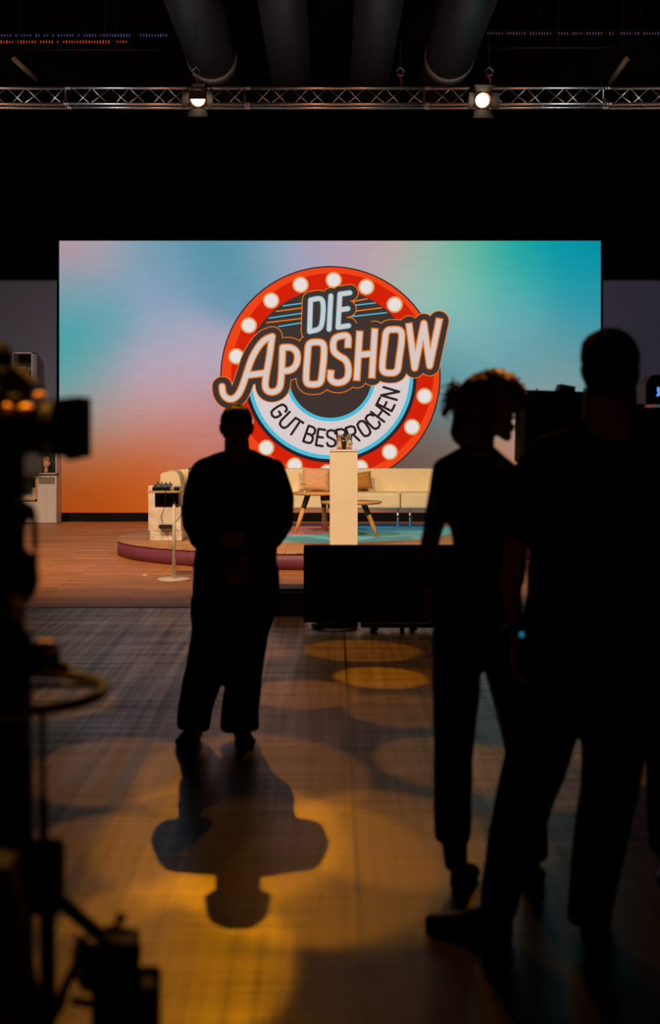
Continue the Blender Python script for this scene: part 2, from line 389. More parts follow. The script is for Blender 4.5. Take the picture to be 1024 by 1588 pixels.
mpn = nt.nodes.new('ShaderNodeMapping'); mpn.inputs['Scale'].default_value = (1, 1, 6)
nt.links.new(tc.outputs['Object'], mpn.inputs[0]); nt.links.new(mpn.outputs[0], nz.inputs['Vector'])
mr = nt.nodes.new('ShaderNodeMapRange'); mr.inputs[1].default_value = .3; mr.inputs[2].default_value = .7; mr.inputs[3].default_value = .97; mr.inputs[4].default_value = 1.03
nt.links.new(nz.outputs[0], mr.inputs[0]); nt.links.new(mr.outputs[0], em.inputs[1])
nt.links.new(at.outputs['Color'], em.inputs[0]); nt.links.new(em.outputs[0], ou.inputs[0])
obj('screen_surface', sb, pm, LED)
a = SP(X0-1.5, Y0p-1.5); c = SP(X1+1.5, Y1p+.5)
cab = B().box(((a.x+c.x)/2, YS+.075, (a.z+c.z)/2), (c.x-a.x, .14, a.z-c.z))
obj('cabinet', cab, M['black'], LED)
pz = SP(0, 795.3).z
obj('plinth', B().box(((a.x+c.x)/2, YS+.05, pz/2+.005), (c.x-a.x, .34, pz-.012)), M['blackmatte'], LED)

LM = [emis('logo_'+nme, h) for nme, h in (('outline', '2b2326'), ('red', 'd4220a'), ('scarlet', 'ee4418'), ('dark', '40332f'), ('white', 'd8cbca'),
      ('blue', '4cbcd8'), ('orange', 'e87a1c'), ('tan', 'dca56c'), ('bulb', 'e8dedb'), ('letter', 'd6c8c4'), ('ink', '2e1f20'), ('plum', '3b2c38'))]
LN = dict(outline=0, red=1, scarlet=2, dark=3, white=4, blue=5, orange=6, tan=7, bulb=8, letter=9, ink=10, plum=11)
lg = B()
def ring(cx, cy, r0, r1, k, m, a0=0, a1=360, seg=96):
    lg.mi = LN[m]; n_ = max(4, int(seg*(a1-a0)/360))
    for i in range(n_):
        t0 = math.radians(a0+(a1-a0)*i/n_); t1 = math.radians(a0+(a1-a0)*(i+1)/n_)
        q = [SP(cx+r*math.cos(t), cy-r*math.sin(t), k) for r, t in ((r0, t0), (r1, t0), (r1, t1), (r0, t1))]
        if r0 < .01: q = q[1:]; q = [SP(cx, cy, k)]+q[:2]
        lg.flat(q)
def stroke(pts, half, k, m, capseg=14, round_=True):
    lg.mi = LN[m]
    for i in range(len(pts)-1):
        (x0, y0), (x1, y1) = pts[i], pts[i+1]; d = math.hypot(x1-x0, y1-y0)
        if d < 1e-6: continue
        nx_, ny_ = -(y1-y0)/d*half, (x1-x0)/d*half
        lg.flat([SP(x0+nx_, y0+ny_, k), SP(x1+nx_, y1+ny_, k), SP(x1-nx_, y1-ny_, k), SP(x0-nx_, y0-ny_, k)])
    for i, (x, y) in enumerate(pts):
        hh = half
        if not round_ and i in (0, len(pts)-1): continue
        lg.flat([SP(x+hh*math.cos(2*PI*t/capseg), y+hh*math.sin(2*PI*t/capseg), k) for t in range(capseg)])
def smooth(pts, it=2, closed=False):
    for _ in range(it):
        q = [] if closed else [pts[0]]
        n_ = len(pts)
        for i in range(n_ if closed else n_-1):
            a_, b_ = pts[i], pts[(i+1) % n_]
            q += [(a_[0]*.75+b_[0]*.25, a_[1]*.75+b_[1]*.25), (a_[0]*.25+b_[0]*.75, a_[1]*.25+b_[1]*.75)]
        if not closed: q.append(pts[-1])
        pts = q
    return pts+[pts[0]] if closed else pts
LX, LY = 512.7, 583.5
ring(LX, LY, 0, 171, 1, 'outline')
ring(LX, LY, 131, 169, 2, 'scarlet'); ring(LX+3, LY-3, 128, 157, 3, 'red')
ring(LX, LY, 0, 134, 4, 'outline')
ring(LX, LY, 0, 128.5, 5, 'blue'); ring(LX, LY, 0, 122.5, 6, 'white')
ring(LX, LY, 0, 70, 7, 'blue'); ring(LX, LY, 0, 64.5, 8, 'dark')
ring(LX, LY, 0, 134.5, 9, 'dark', 3, 177)
for i in range(18):
    t = math.radians(88.1+20*i); bx_, by_ = LX+149*math.cos(t), LY-149*math.sin(t)
    ring(bx_, by_, 0, 12.6, 10, 'tan', seg=28); ring(bx_, by_, 0, 9.9, 11, 'bulb', seg=28)
z3 = lambda x, y: (410+x/5.12, 430+y/5.12)
for (p, q, m_) in (((150, 228), (310, 206), 'blue'), ((95, 272), (310, 243), 'orange'), ((40, 325), (310, 285), 'blue'), ((20, 362), (310, 326), 'orange'), ((115, 392), (310, 360), 'blue'),
                   ((700, 195), (815, 172), 'orange'), ((700, 226), (880, 205), 'blue'), ((700, 273), (930, 243), 'orange'), ((700, 312), (970, 282), 'blue')):
    stroke([z3(*p), z3(*q)], .95, 11, m_)
z1 = lambda L_: [(325+x/5.12, 480+y/5.12) for x, y in L_]
z2 = lambda L_: [(500+x/5.12, 480+y/5.12) for x, y in L_]
big = [
 smooth(z1([(102, 612), (106, 665), (135, 705), (178, 716), (222, 690), (252, 638), (290, 530), (330, 400), (385, 300), (440, 238), (500, 216)]), 2),
 smooth(z1([(498, 216), (478, 380), (440, 585), (450, 640), (495, 662), (550, 640), (570, 585), (582, 303)]), 2),
 smooth(z1([(582, 303), (655, 300), (702, 345), (698, 430), (655, 482), (588, 490)]), 2),
 z1([(305, 522), (440, 505)]),
 smooth(z1([(845, 258), (785, 268), (780, 360), (768, 505), (768, 590), (825, 598), (885, 588), (897, 500), (912, 350), (908, 265)]), 3, True),
 smooth(z2([(204, 285), (208, 205), (140, 210), (88, 235), (85, 330), (130, 370), (190, 400), (212, 470), (200, 560), (120, 590), (62, 560), (68, 502)]), 2),
 z2([(296, 192), (274, 545)]), z2([(416, 172), (394, 525)]), z2([(288, 362), (404, 350)]),
 smooth(z2([(570, 158), (505, 165), (497, 260), (478, 400), (475, 495), (530, 508), (598, 500), (608, 400), (630, 260), (632, 165)]), 3, True),
 z2([(689, 130), (733, 465), (806, 112), (852, 448), (926, 92)]),
]
for s_ in big: stroke(s_, 16.2, 12, 'orange', 24)
for s_ in big: stroke(s_, 14.9, 13, 'dark', 24)
for s_ in big[:4]: stroke(s_, 14.9, 13.4, 'plum' if s_ is big[0] else 'dark', 24)
die = [smooth([z3(*p) for p in ((368, 182), (450, 165), (472, 210), (462, 365), (440, 415), (362, 432))], 2), [z3(368, 182), z3(360, 432)],
       [z3(529, 150), z3(515, 414)], [z3(680, 125), z3(601, 136), z3(586, 399), z3(670, 386)], [z3(595, 262), z3(664, 251)]]
for s_ in die: stroke(s_, 13.6, 14, 'orange', 24)
for s_ in die: stroke(s_, 12.3, 15, 'dark', 24)
for s_ in die: stroke(s_, 4.3, 17, 'blue')
for s_ in die: stroke(s_, 3.1, 18, 'letter')
stroke([(480, 520), (575, 508)], 9, 15.5, 'dark')
for s_ in big: stroke(s_, 13.5, 15.8, 'dark', 24)
def ext(s_, d):
    (x0, y0), (x1, y1) = s_[0], s_[1]; l = math.hypot(x1-x0, y1-y0); a_ = (x0-(x1-x0)/l*d, y0-(y1-y0)/l*d)
    (x0, y0), (x1, y1) = s_[-1], s_[-2]; l = math.hypot(x1-x0, y1-y0); b_ = (x0-(x1-x0)/l*d, y0-(y1-y0)/l*d)
    return [a_]+s_[1:-1]+[b_]
for q_, s_ in enumerate(big):
    if q_ in (5, 6, 7, 10): stroke(ext(s_, 4.8), 6.0, 17, 'orange', round_=False)
    else: stroke(s_, 6.0, 17, 'orange')
for q_, s_ in enumerate(big):
    if q_ in (5, 6, 7, 10): stroke(ext(s_, 2.9), 4.0, 18, 'letter', round_=False)
    else: stroke(s_, 4.0, 18, 'letter')
G = {'G': [[(1, .2), (.9, .05), (.5, 0), (.1, .1), (0, .35), (0, .7), (.1, .92), (.5, 1), (.9, .92), (1, .75), (1, .52), (.55, .52)]],
     'U': [[(0, 0), (0, .75), (.15, .95), (.5, 1), (.85, .95), (1, .75), (1, 0)]],
     'T': [[(0, 0), (1, 0)], [(.5, 0), (.5, 1)]],
     'B': [[(0, 0), (.6, 0), (.9, .1), (.95, .3), (.8, .45), (.6, .48), (.9, .56), (1, .75), (.9, .94), (.6, 1), (0, 1), (0, 0)], [(0, .48), (.6, .48)]],
     'E': [[(.95, 0), (0, 0), (0, 1), (.95, 1)], [(0, .48), (.8, .48)]],
     'S': [[(1, .22), (.9, .06), (.5, 0), (.1, .06), (0, .25), (.1, .4), (.5, .5), (.9, .62), (1, .78), (.88, .95), (.5, 1), (.1, .94), (0, .78)]],
     'P': [[(0, 1), (0, 0), (.6, 0), (.95, .1), (1, .3), (.9, .48), (.6, .55), (0, .55)]],
     'R': [[(0, 1), (0, 0), (.6, 0), (.95, .1), (1, .28), (.9, .46), (.6, .52), (0, .52)], [(.55, .52), (1, 1)]],
     'O': [[(.5, 0), (.1, .08), (0, .3), (0, .7), (.1, .92), (.5, 1), (.9, .92), (1, .7), (1, .3), (.9, .08), (.5, 0)]],
     'C': [[(1, .25), (.9, .08), (.5, 0), (.1, .08), (0, .3), (0, .7), (.1, .92), (.5, 1), (.9, .92), (1, .75)]],
     'H': [[(0, 0), (0, 1)], [(1, 0), (1, 1)], [(0, .5), (1, .5)]],
     'N': [[(0, 1), (0, 0), (1, 1), (1, 0)]]}
for ch, ang in zip('GUTBESPROCHEN', (-56, -44.3, -34, -19.3, -9, .8, 10.6, 20.8, 32.6, 43, 53.2, 63.2, 73.8)):
    t = math.radians(ang); ex = (math.cos(t), -math.sin(t)); er = (math.sin(t), math.cos(t))
    for st in G[ch]:
        pp = []
        for (u, v) in st:
            lx_ = (u-.5)*13.2*(.85 if ch in 'TE' else 1); rr = 83.5+v*25.5
            pp.append((LX+ex[0]*lx_+er[0]*rr, LY+ex[1]*lx_+er[1]*rr))
        stroke(pp, 1.9, 12, 'ink', 8)
logo = obj('logo', lg, LM, LED); logo['label'] = 'round red logo with light bulbs and the show title'

# ------------------------------------------------------------ scenery beside the wall
def flat(name, x0, x1, label):
    z = W(0, 436, 22.85).z
    fb = B().box(((x0+x1)/2, 22.9, z/2+.005), (x1-x0, .1, z-.012))
    t = thing(name, label, 'scenery wall', ((x0+x1)/2, 22.9, 0.006)); obj('panel', fb, M['lav'], t)
    obj('cap_rail', B().box(((x0+x1)/2, 22.9, z+.01), (x1-x0, .13, .02)), M['black'], t); return t
flat('scenery_flat', -9.0, -4.41, 'grey lavender scenery wall left of the video wall')
flat('scenery_flat', 4.41, 9.0, 'grey lavender scenery wall right of the video wall')
pa, pc = W(998, 600, 22.84), W(1046, 652, 22.84)
ar = thing('wall_print', 'small pale blue print with peach wedge on the right scenery wall, under the viewfinder', 'picture', ((pa.x+pc.x)/2, 22.84, pc.z))
obj('panel', B().box(((pa.x+pc.x)/2, 22.835, (pa.z+pc.z)/2), (pc.x-pa.x, .02, pa.z-pc.z)), mat('pale_blue_print', (.30, .42, .50), .7), ar)
w1, w2, w3 = W(999, 626, 22.82), W(1018, 626, 22.82), W(1010, 643, 22.82)
obj('wedge', B().prism([(w1.x, w1.z), (w2.x, w2.z), (w3.x, w3.z)], 22.820, 22.8245), mat('peach_print', (.80, .36, .20), .7), ar)
dr = B(); pts = []
ztop = W(0, 168, 25.2).z
for i in range(321):
    x = -9.6+i*.06; pts.append((x, 25.2+.05*math.sin(x*11)+.03*math.sin(x*23+1)))
poly = pts+[(x, y+.012) for x, y in pts[::-1]]
dr.prism(poly, .02, ztop, 'Z')
tag(obj('drape', dr, M['drape']), 'black pleated drape hanging behind the video wall', 'curtain')
YN = 22.42
def boxframe(bb, x0, x1, y0, y1, th, dep, Y):
    a, c = W(x0, y0, Y), W(x1, y1, Y); t = th; yc = Y+dep/2
    bb.box(((a.x+c.x)/2, yc, a.z-t/2), (c.x-a.x, dep, t)); bb.box(((a.x+c.x)/2, yc, c.z+t/2), (c.x-a.x, dep, t))
    bb.box((a.x+t/2, yc, (a.z+c.z)/2), (t, dep, a.z-c.z)); bb.box((c.x-t/2, yc, (a.z+c.z)/2), (t, dep, a.z-c.z))
    return a, c, yc
def cube_shelf(name, x0, x1, y0, y1, th, dep, fm, bmat, label, Y=YN):
    a, c = W(x0, y0, Y), W(x1, y1, Y)
    t = thing(name, label, 'shelf', ((a.x+c.x)/2, Y+dep/2, c.z)); f = B(); boxframe(f, x0, x1, y0, y1, th, dep, Y)
    obj('frame', f, fm, t); obj('back_panel', B().box(((a.x+c.x)/2, Y+dep-.01, (a.z+c.z)/2), (c.x-a.x-2*th, .016, a.z-c.z-2*th)), bmat, t)
    return t, a, c
cube_shelf('box_shelf', 19, 50, 546.5, 640, .014, .42, M['greywhite'], M['darkgreen'], 'tall grey rimmed dark box shelf hung high on the left scenery wall')
cube_shelf('box_shelf', 55, 87.5, 672, 735.5, .014, .42, M['greywhite'], M['darkgreen'], 'dark box shelf holding the wooden hand, beside the video wall')
cube_shelf('box_shelf', 22, 57, 737, 776, .022, .42, M['oak'], M['darkgreen'], 'wooden box shelf with white canisters, left of the white cabinet')
# potted trailing plant in the high shelf
p0 = W(36, 590, 22.62)
pl = thing('potted_plant', 'small pale green plant in the high box shelf at the left edge', 'plant', p0)
pb = B(); pb.lathe([(0, 0), (.07, 0), (.09, .10), (.08, .10), (.0, .08)], p0, 16); obj('pot', pb, M['greywhite'], pl)
lf = B()
for i in range(40):
    a_ = random.random()*2*PI; r_ = .02+.10*random.random(); q = p0+Vector((math.cos(a_)*r_, math.sin(a_)*r_*.5, .10+.12*random.random()))
    lf.ball(q, (.028, .012, .014), 8, Euler((random.random(), random.random(), a_)))
obj('foliage', lf, mat('pale_leaf', (.25, .30, .18), .6), pl)
b_ = B(); a, c = W(20, 590.6, YN+.01), W(49.5, 592, YN+.01); b_.box(((a.x+c.x)/2, 22.64, p0.z-.010), (c.x-a.x-.02, .36, .014))
shelf_board = obj('shelf_board', b_, M['greywhite'], bpy.data.objects['box_shelf'])
# mannequin hand
hb = B(); hp = W(71.5, 735.5, 22.6); hp.z = W(0, 735.5, YN).z+.017
q = 22.6/F
hb.cyl(hp+Vector((0, 0, .0)), hp+Vector((0, 0, 8*q)), 3.2*q, 2.6*q, 12)
hb.ball(hp+Vector((0, 0, 14*q)), (4.6*q, 2.2*q, 6*q), 14)
for i, (dx, l) in enumerate(((-3.4, 6.5), (-1.2, 8.2), (1.1, 8.8), (3.3, 7.4))):
    b0 = hp+Vector((dx*q, 0, 17.5*q)); b1 = b0+Vector((dx*.12*q, -.4*q, l*.5*q)); b2 = b1+Vector((dx*.05*q, -1.0*q, l*.45*q))
    hb.tube([b0-Vector((0, 0, 3*q)), b0, b1, b2], [1.0*q, 1.0*q, .9*q, .7*q], 8)
hb.tube([hp+Vector((3.4*q, 0, 11*q)), hp+Vector((5.4*q, -.5*q, 14*q)), hp+Vector((5.9*q, -.9*q, 17.5*q))], [1.2*q, 1.0*q, .8*q], 8)
tag(obj('mannequin_hand', hb, M['skinwood']), 'upright wooden artist hand in the dark box shelf', 'ornament')
for i, (x0, x1, y0, lab) in enumerate(((27.5, 37, 761, 'rounded white canister at the left end of the wooden box shelf'), (37.6, 48.6, 761, 'plain white box in the middle of the wooden box shelf'), (49.3, 55, 756.5, 'slim tall white box at the right end of the wooden box shelf'))):
    a, c = W(x0, y0, 22.58), W(x1, 774.2, 22.58); bb = B()
    zb = W(0, 776, YN).z+.023
    if i == 0: bb.lathe([(0, 0), (.045, 0), (.05, .03), (.05, .1), (.03, .13), (0, .135)], ((a.x+c.x)/2, 22.62, zb), 20)
    else: bb.box(((a.x+c.x)/2, 22.62, (a.z+zb)/2), (c.x-a.x, .12, a.z-zb), bev=.004)
    tag(obj('canister' if i == 0 else 'storage_box', bb, M['white']), lab, 'container')
# white cabinet
a, c = W(38, 736.8, YN), W(87.5, 811, YN)
t = thing('sideboard', 'grey white cabinet with drawers at the foot of the left scenery wall', 'cabinet', ((a.x+c.x)/2, 22.6, .008))
x0 = W(57.5, 0, YN).x
obj('body', B().box(((x0+c.x)/2, 22.635, a.z/2), (c.x-x0, .42, a.z-.022)), M['greywhite'], t)
obj('lower_body', B().box(((a.x+x0)/2-.4, 22.635, .185), (x0-a.x+.8, .42, .33)), M['greywhite'], t)
obj('niche', B().box(((x0+c.x)/2, 22.424, a.z-.085), (c.x-x0-.05, .006, .11)), M['grey'], t)
for k in range(2):
    w_ = (c.x-x0)/2
    obj('door', B().box((x0+w_*(k+.5), 22.42, .29), (w_-.012, .012, .54), bev=.003), M['greywhite'], t)

# ------------------------------------------------------------ round platform, rug, sofa
PC = Vector((W(512, 0, 17.3).x, 17.4, 0)); PRX, PRY, PH = 2.58, 2.25, .19
t = thing('round_platform', 'low round wooden stage platform with purple side under the sofa group', 'platform', (PC.x, PC.y, .006))
obj('side', B().lathe([(0, .008), (1, .008), (1, PH-.014), (0, PH-.014)], PC, 96, (PRX, PRY)), noisy(mat('purple_side', (.19, .05, .11), .5), 1, .1), t)
obj('deck', B().lathe([(0, PH-.014), (1.004, PH-.014), (1.004, PH), (0, PH)], PC, 96, (PRX, PRY)), M['woodtop'], t)
def rugpoly(pts, z0, z1, m, t, nm, it=2):
    g = [W(px, py, 1) for px, py in pts]; out = []
    for px, py in pts:
        Y = (CH-PH)*F/(py-HY); out.append(((px-CX)/F*Y, Y))
    out = smooth(out, it, True)[:-1]
    return obj(nm, B().prism(out, z0, z1, 'Z'), m, t)
rg = thing('rug', 'round printed rug in pink, turquoise and blue on the platform', 'rug', (PC.x, PC.y, PH))
rub = lambda n_, c_: noisy(mat(n_, c_, .9), 2, .08)
rugpoly([(405, 838), (470, 842), (540, 842), (620, 839), (680, 833), (712, 826), (712, 818), (660, 812), (520, 811), (400, 813), (360, 822), (370, 832)], PH+.001, PH+.004, rub('rug_aqua', (.17, .62, .95)), rg, 'border')
rugpoly([(395, 824), (440, 831), (505, 829), (540, 822), (535, 812), (440, 812), (380, 815)], PH+.004, PH+.0055, rub('rug_pink', (.58, .27, .36)), rg, 'pink_field')
rugpoly([(545, 812.2), (540, 823), (600, 824.6), (670, 822.5), (700, 818), (640, 812.5)], PH+.004, PH+.0055, rub('rug_blue', (.03, .34, .80)), rg, 'blue_field')

YF = 18.9    # sofa front plane
SZ = PH+.012
sofa_rest = PH
def ssp(px, py, Y): return W(px, py, Y)
zback = W(0, 725.5, 19.6).z; zseat = W(0, 763, 18.95).z; zbot = W(0, 788, 18.9).z
sf = thing('sofa', 'long cream leather sofa on chrome legs in front of the video wall', 'sofa', (0.2, 19.2, PH))
xl, xj, xr = W(283, 0, 18.9).x, W(620.5, 0, 18.9).x, W(742, 0, 18.9).x
def cush(x0, x1, y0, y1, z0, z1, bev=.035): return B().box(((x0+x1)/2, (y0+y1)/2, (z0+z1)/2), (x1-x0, y1-y0, z1-z0), bev=bev, seg=4)
xm = W(452, 0, 18.9).x
for (x0, x1) in ((xl, xm-.004), (xm+.004, xj-.004), (xj+.004, xr)):
    o = obj('seat', cush(x0, x1, 18.72, 19.28, zbot, zseat), M['sofa'], sf)
obj('backrest', cush(xl, xr, 19.26, 19.48, zbot+.03, zback, .03), M['sofa'], sf)
for px in (300, 440, 501, 617, 636, 735):
    x = W(px, 0, 18.8).x; obj('leg', B().cyl((x, 18.80, PH+.0065), (x, 18.80, zbot+.01), .014, seg=12), M['chrome'], sf)
for px in (300, 440, 501, 617, 636, 735):
    x = W(px, 0, 19.35).x; obj('leg', B().cyl((x, 19.25, PH+.0065), (x, 19.25, zbot+.04), .014, seg=12), M['chrome'], sf)
# left return: rounded end piece of the sofa
xe = W(254.5, 0, 19.2).x
ab = B(); prof = []
e0, e1 = xe, xl+.12
zA = W(0, 731, 19.0).z
ab.prism(smooth([(e0, zbot-.02), (e0, zA-.05), (e0+.02, zA-.012), (e0+.14, zA+.01), (e0+.22, zA+.008), (e0+.26, zA-.06), (e0+.28, zseat), (e0+.29, zbot-.02)], 2, True)[:-1], 18.75, 19.32)
obj('armrest', ab, M['sofa'], sf)
cb2 = B(); cb2.prism([(xe+.02, zbot), (xe+.05, zA), (xe+.3, zback-.01), (xl+.3, zback), (xl+.3, zbot)], 19.30, 19.46); obj('corner_back', cb2, M['sofa'], sf)

def pillow(name, cx, cy, w_, h_, Y, m, label, lean=.25, rz=0, stripes=None):
    s_ = Y/F; b_ = bmesh.new(); n_ = 14; top = []; bot = []
    for j in range(n_+1):
        r1 = []; r2 = []
        for i in range(n_+1):
            u = i/n_*2-1; v = j/n_*2-1; th = .075*(1-u**4)**.6*(1-v**4)**.6+.002
            pin = 1-.07*(1-abs(v)**2)*abs(u)**2; pv = 1-.07*(1-abs(u)**2)*abs(v)**2
            x = u*w_/2*s_*pin; z = v*h_/2*s_*pv
            r1.append(b_.verts.new((x, -th, z))); r2.append(b_.verts.new((x, th, z)))
        top.append(r1); bot.append(r2)
    for j in range(n_):
        for i in range(n_):
            b_.faces.new((top[j][i], top[j][i+1], top[j+1][i+1], top[j+1][i])).smooth = True
            b_.faces.new((bot[j][i], bot[j+1][i], bot[j+1][i+1], bot[j][i+1])).smooth = True
    for i in range(n_):
        b_.faces.new((top[0][i], bot[0][i], bot[0][i+1], top[0][i+1])); b_.faces.new((top[n_][i], top[n_][i+1], bot[n_][i+1], bot[n_][i]))
        b_.faces.new((top[i][0], top[i+1][0], bot[i+1][0], bot[i][0])); b_.faces.new((top[i][n_], bot[i][n_], bot[i+1][n_], top[i+1][n_]))
    mt = Matrix.Translation(W(cx, cy, Y)) @ Euler((-lean, rz, 0)).to_matrix().to_4x4()
    bmesh.ops.transform(b_, matrix=mt, verts=b_.verts[:])
    return tag(obj(name, b_, m), label, 'cushion')
gm = mat('leaf_pattern', (.2, .2, .08), .8); nt = gm.node_tree; vn = nt.nodes.new('ShaderNodeTexVoronoi'); vn.feature = 'DISTANCE_TO_EDGE'; vn.inputs['Scale'].default_value = 9
tcn = nt.nodes.new('ShaderNodeTexCoord'); nt.links.new(tcn.outputs['Object'], vn.inputs['Vector'])
rp = nt.nodes.new('ShaderNodeValToRGB'); rp.color_ramp.elements[0].position = .05; rp.color_ramp.elements[0].color = (.02, .02, .01, 1); rp.color_ramp.elements[1].position = .08; rp.color_ramp.elements[1].color = (.36, .33, .12, 1)
nt.links.new(vn.outputs['Distance'], rp.inputs[0]); nt.links.new(rp.outputs[0], nt.nodes['Principled BSDF'].inputs['Base Color'])
pillow('cushion', 307, 743, 34, 32, 19.1, gm, 'olive green cushion with black line pattern at the left end of the sofa', .1, .12)
pillow('cushion', 490.5, 743, 44, 36, 19.1, M['blush'], 'blush pink cushion on the sofa behind the round table', .1, .04)
pillow('cushion', 559, 746, 36, 28, 19.1, M['mustard'], 'mustard brown cushion on the sofa, half behind the white lectern', .1, -.12)

# coffee tables
def coffee(name, cx, py, rpx, Y, label, legs):
    top = W(cx, py, Y); r_ = rpx*Y/F
    t = thing(name, label, 'table', (top.x, Y, PH+.01))
    obj('tabletop', B().lathe([(0, -.028), (r_*.93, -.028), (r_, -.008), (r_, 0), (0, 0)], top, 48), M['oak'], t)
    for an in legs:
        a_ = math.radians(an); d_ = Vector((math.cos(a_), math.sin(a_), 0))
        p0_ = top+d_*r_*.42+Vector((0, 0, -.03)); p1_ = Vector((top.x, Y, PH+.018))+d_*r_*.86
        mid = p0_.lerp(p1_, .35)
        lg_ = obj('leg', B().cyl(p0_, p1_, .036, .022, 12), M['oak'], t)
        obj('upper_sleeve', B().cyl(p0_, mid, .0375, .0335, 12), M['oakdark'], lg_)
    return t, top
coffee('coffee_table', 496, 763.5, 45, 17.9, 'large round oak coffee table with splayed legs and a carafe', (195, 312, 75))
coffee('coffee_table', 545, 777.5, 48, 17.35, 'lower round oak coffee table half behind the white lectern', (345, 225, 105))
zt = W(0, 763.5, 17.9).z
cp = W(470.8, 0, 17.75); k = 17.75/F
cf = thing('carafe', 'small clear glass carafe on the large oak coffee table', 'carafe', (cp.x, 17.75, zt+.001))
b_ = B(); b_.lathe([(0, .0), (4*k, 0), (5.6*k, 3*k), (5.4*k, 6*k), (3.6*k, 10*k), (3.9*k, 14*k), (3.7*k, 14*k), (3.4*k, 10*k), (5.1*k, 6*k), (5.2*k, 3*k), (0, 1*k)], (cp.x, 17.75, zt+.001), 24)
obj('body', b_, M['glass'], cf)
obj('water', B().lathe([(0, 1.1*k), (4.6*k, 1.6*k), (5.1*k, 3*k), (4.9*k, 6*k), (0, 6*k)], (cp.x, 17.75, zt+.002), 24), mat('water', (.9, .8, .7), .05, trans=1, ior=1.33), cf)

# ------------------------------------------------------------ white lectern with bottle and glasses
YLc = 15.75; ctr = W(533.3, 0, YLc); hw = 22*YLc/F; ztp = W(0, 697.5, YLc).z
t = thing('lectern', 'slim tall white lectern standing in front of the logo', 'lectern', (ctr.x, YLc, PH))
obj('column', B().box((ctr.x, YLc+.17, (ztp-.02+PH+.004)/2), (2*hw-.006, .32, ztp-.02-PH-.004), bev=.003), M['white'], t)
obj('top_plate', B().box((ctr.x, YLc+.17, ztp-.01), (2*hw, .34, .02), bev=.003), M['white'], t)
k = YLc/F
def tumbler(px, lab, g):
    c_ = Vector((W(px, 0, YLc+.12).x, YLc+.12, ztp+.001)); b_ = B()
    b_.lathe([(0, 0), (4.2*k, 0), (4.6*k, 23*k), (4.3*k, 23*k), (3.9*k, 1.5*k), (0, 1.5*k)], c_, 24)
    return tag(obj('drinking_glass', b_, M['glass']), lab, 'glass')
tumbler(526.5, 'clear tall glass left of the dark bottle on the white lectern', 0)
tumbler(542, 'clear tall glass right of the dark bottle on the white lectern', 0)
bt = thing('bottle', 'small dark brown bottle with light label on the white lectern', 'bottle', (W(533.8, 0, YLc+.2).x, YLc+.2, ztp+.001)); bc = bt.location.copy()
obj('body', B().lathe([(0, 0), (3.6*k, 0), (3.6*k, 15*k), (2.2*k, 19*k), (1.7*k, 22*k), (0, 22*k)], bc, 20), M['bottle'], bt)
obj('label_band', B().lathe([(3.7*k, 12.5*k), (3.7*k, 15*k), (3.6*k, 15*k), (3.6*k, 12.5*k)], bc, 20), M['white'], bt)
obj('cap', B().lathe([(0, 21.5*k), (2.1*k, 21.5*k), (2.1*k, 25*k), (0, 25*k)], bc, 16), M['black'], bt)

# ------------------------------------------------------------ mixer table and white boxes at the left of the platform
YT = CH*F/(901-HY)
bs = FL(270, 901); k = YT/F
st = thing('pedestal_table', 'slim white pedestal table carrying a black audio mixer', 'table', (bs.x, bs.y, .007))
obj('base_disc', B().lathe([(0, .0), (25.5*k, 0), (25.5*k, .012), (24*k, .02), (0, .022)], (bs.x, bs.y, .008), 48), M['whitemetal'], st)
zt2 = W(0, 761, YT).z
obj('pole', B().cyl((bs.x, bs.y, .028), (bs.x, bs.y, W(0, 779, YT).z), 3.0*k, 2.3*k, 16), M['whitemetal'], st)
obj('pole_upper', B().cyl((bs.x, bs.y, W(0, 779, YT).z), (bs.x, bs.y, zt2-.02), 1.9*k, seg=12), M['black'], st)
xa, xb = W(229.5, 0, YT).x, W(281, 0, YT).x
obj('tabletop', B().box(((xa+xb)/2, YT+.08, zt2-.009), (xb-xa, .36, .018), bev=.003), mat('beech_top', (.75, .48, .25), .5), st)
sh = B(); xs0, xs1 = W(240, 0, YT).x, W(277, 0, YT).x; zs = W(0, 786, YT).z
obj('lower_shelf', B().box(((xs0+xs1)/2, YT+.11, zs), (xs1-xs0, .2, .012)), mat('beech_shelf', (.6, .4, .24), .5), st)
obj('rear_panel', B().box(((xs0+xs1)/2, YT+.215, (zs+zt2)/2-.008), (xs1-xs0, .008, zt2-zs-.03)), mat('brown_panel', (.25, .11, .045), .5), st)
for sx in (xs0+.004, xs1-.004):
    obj('side_bracket', B().box((sx, YT+.11, (zs+zt2)/2-.006), (.008, .2, zt2-zs-.024)), mat('brown_side', (.22, .10, .05), .5), st)
zt3 = zt2+.001
mx_ = thing('audio_mixer', 'black audio mixer with knobs on the white pedestal table', 'mixer', (W(251, 0, YT).x, YT+.06, zt3))
x0, x1 = W(237, 0, YT).x, W(264.5, 0, YT).x; h_ = 8.5*k
b_ = B(); b_.prism([(YT-.04, zt3), (YT+.2, zt3), (YT+.2, zt3+h_*1.15), (YT+.16, zt3+h_*1.15), (YT-.04, zt3+h_*.6)], x0, x1, 'X'); obj('body', b_, M['blackgloss'], mx_)
for r_ in range(3):
    for i in range(9):
        u = x0+(x1-x0)*(i+.6)/9.2; yy = YT-.01+.05*r_; zz = zt3+h_*(.6+.55*(yy-YT+.04)/.2)
        obj('knob', B().cyl((u, yy, zz-.004), (u, yy-.004, zz+.008), .0048, .0038, 8), M['grey'] if (i+r_) % 3 else M['greywhite'], mx_)
for i in range(4):
    u = x0+(x1-x0)*(i+.7)/4.3; obj('antenna_knob', B().cyl((u, YT+.18, zt3+h_), (u, YT+.18, zt3+h_*1.15+.02), .006, .005, 8), M['black'], mx_)
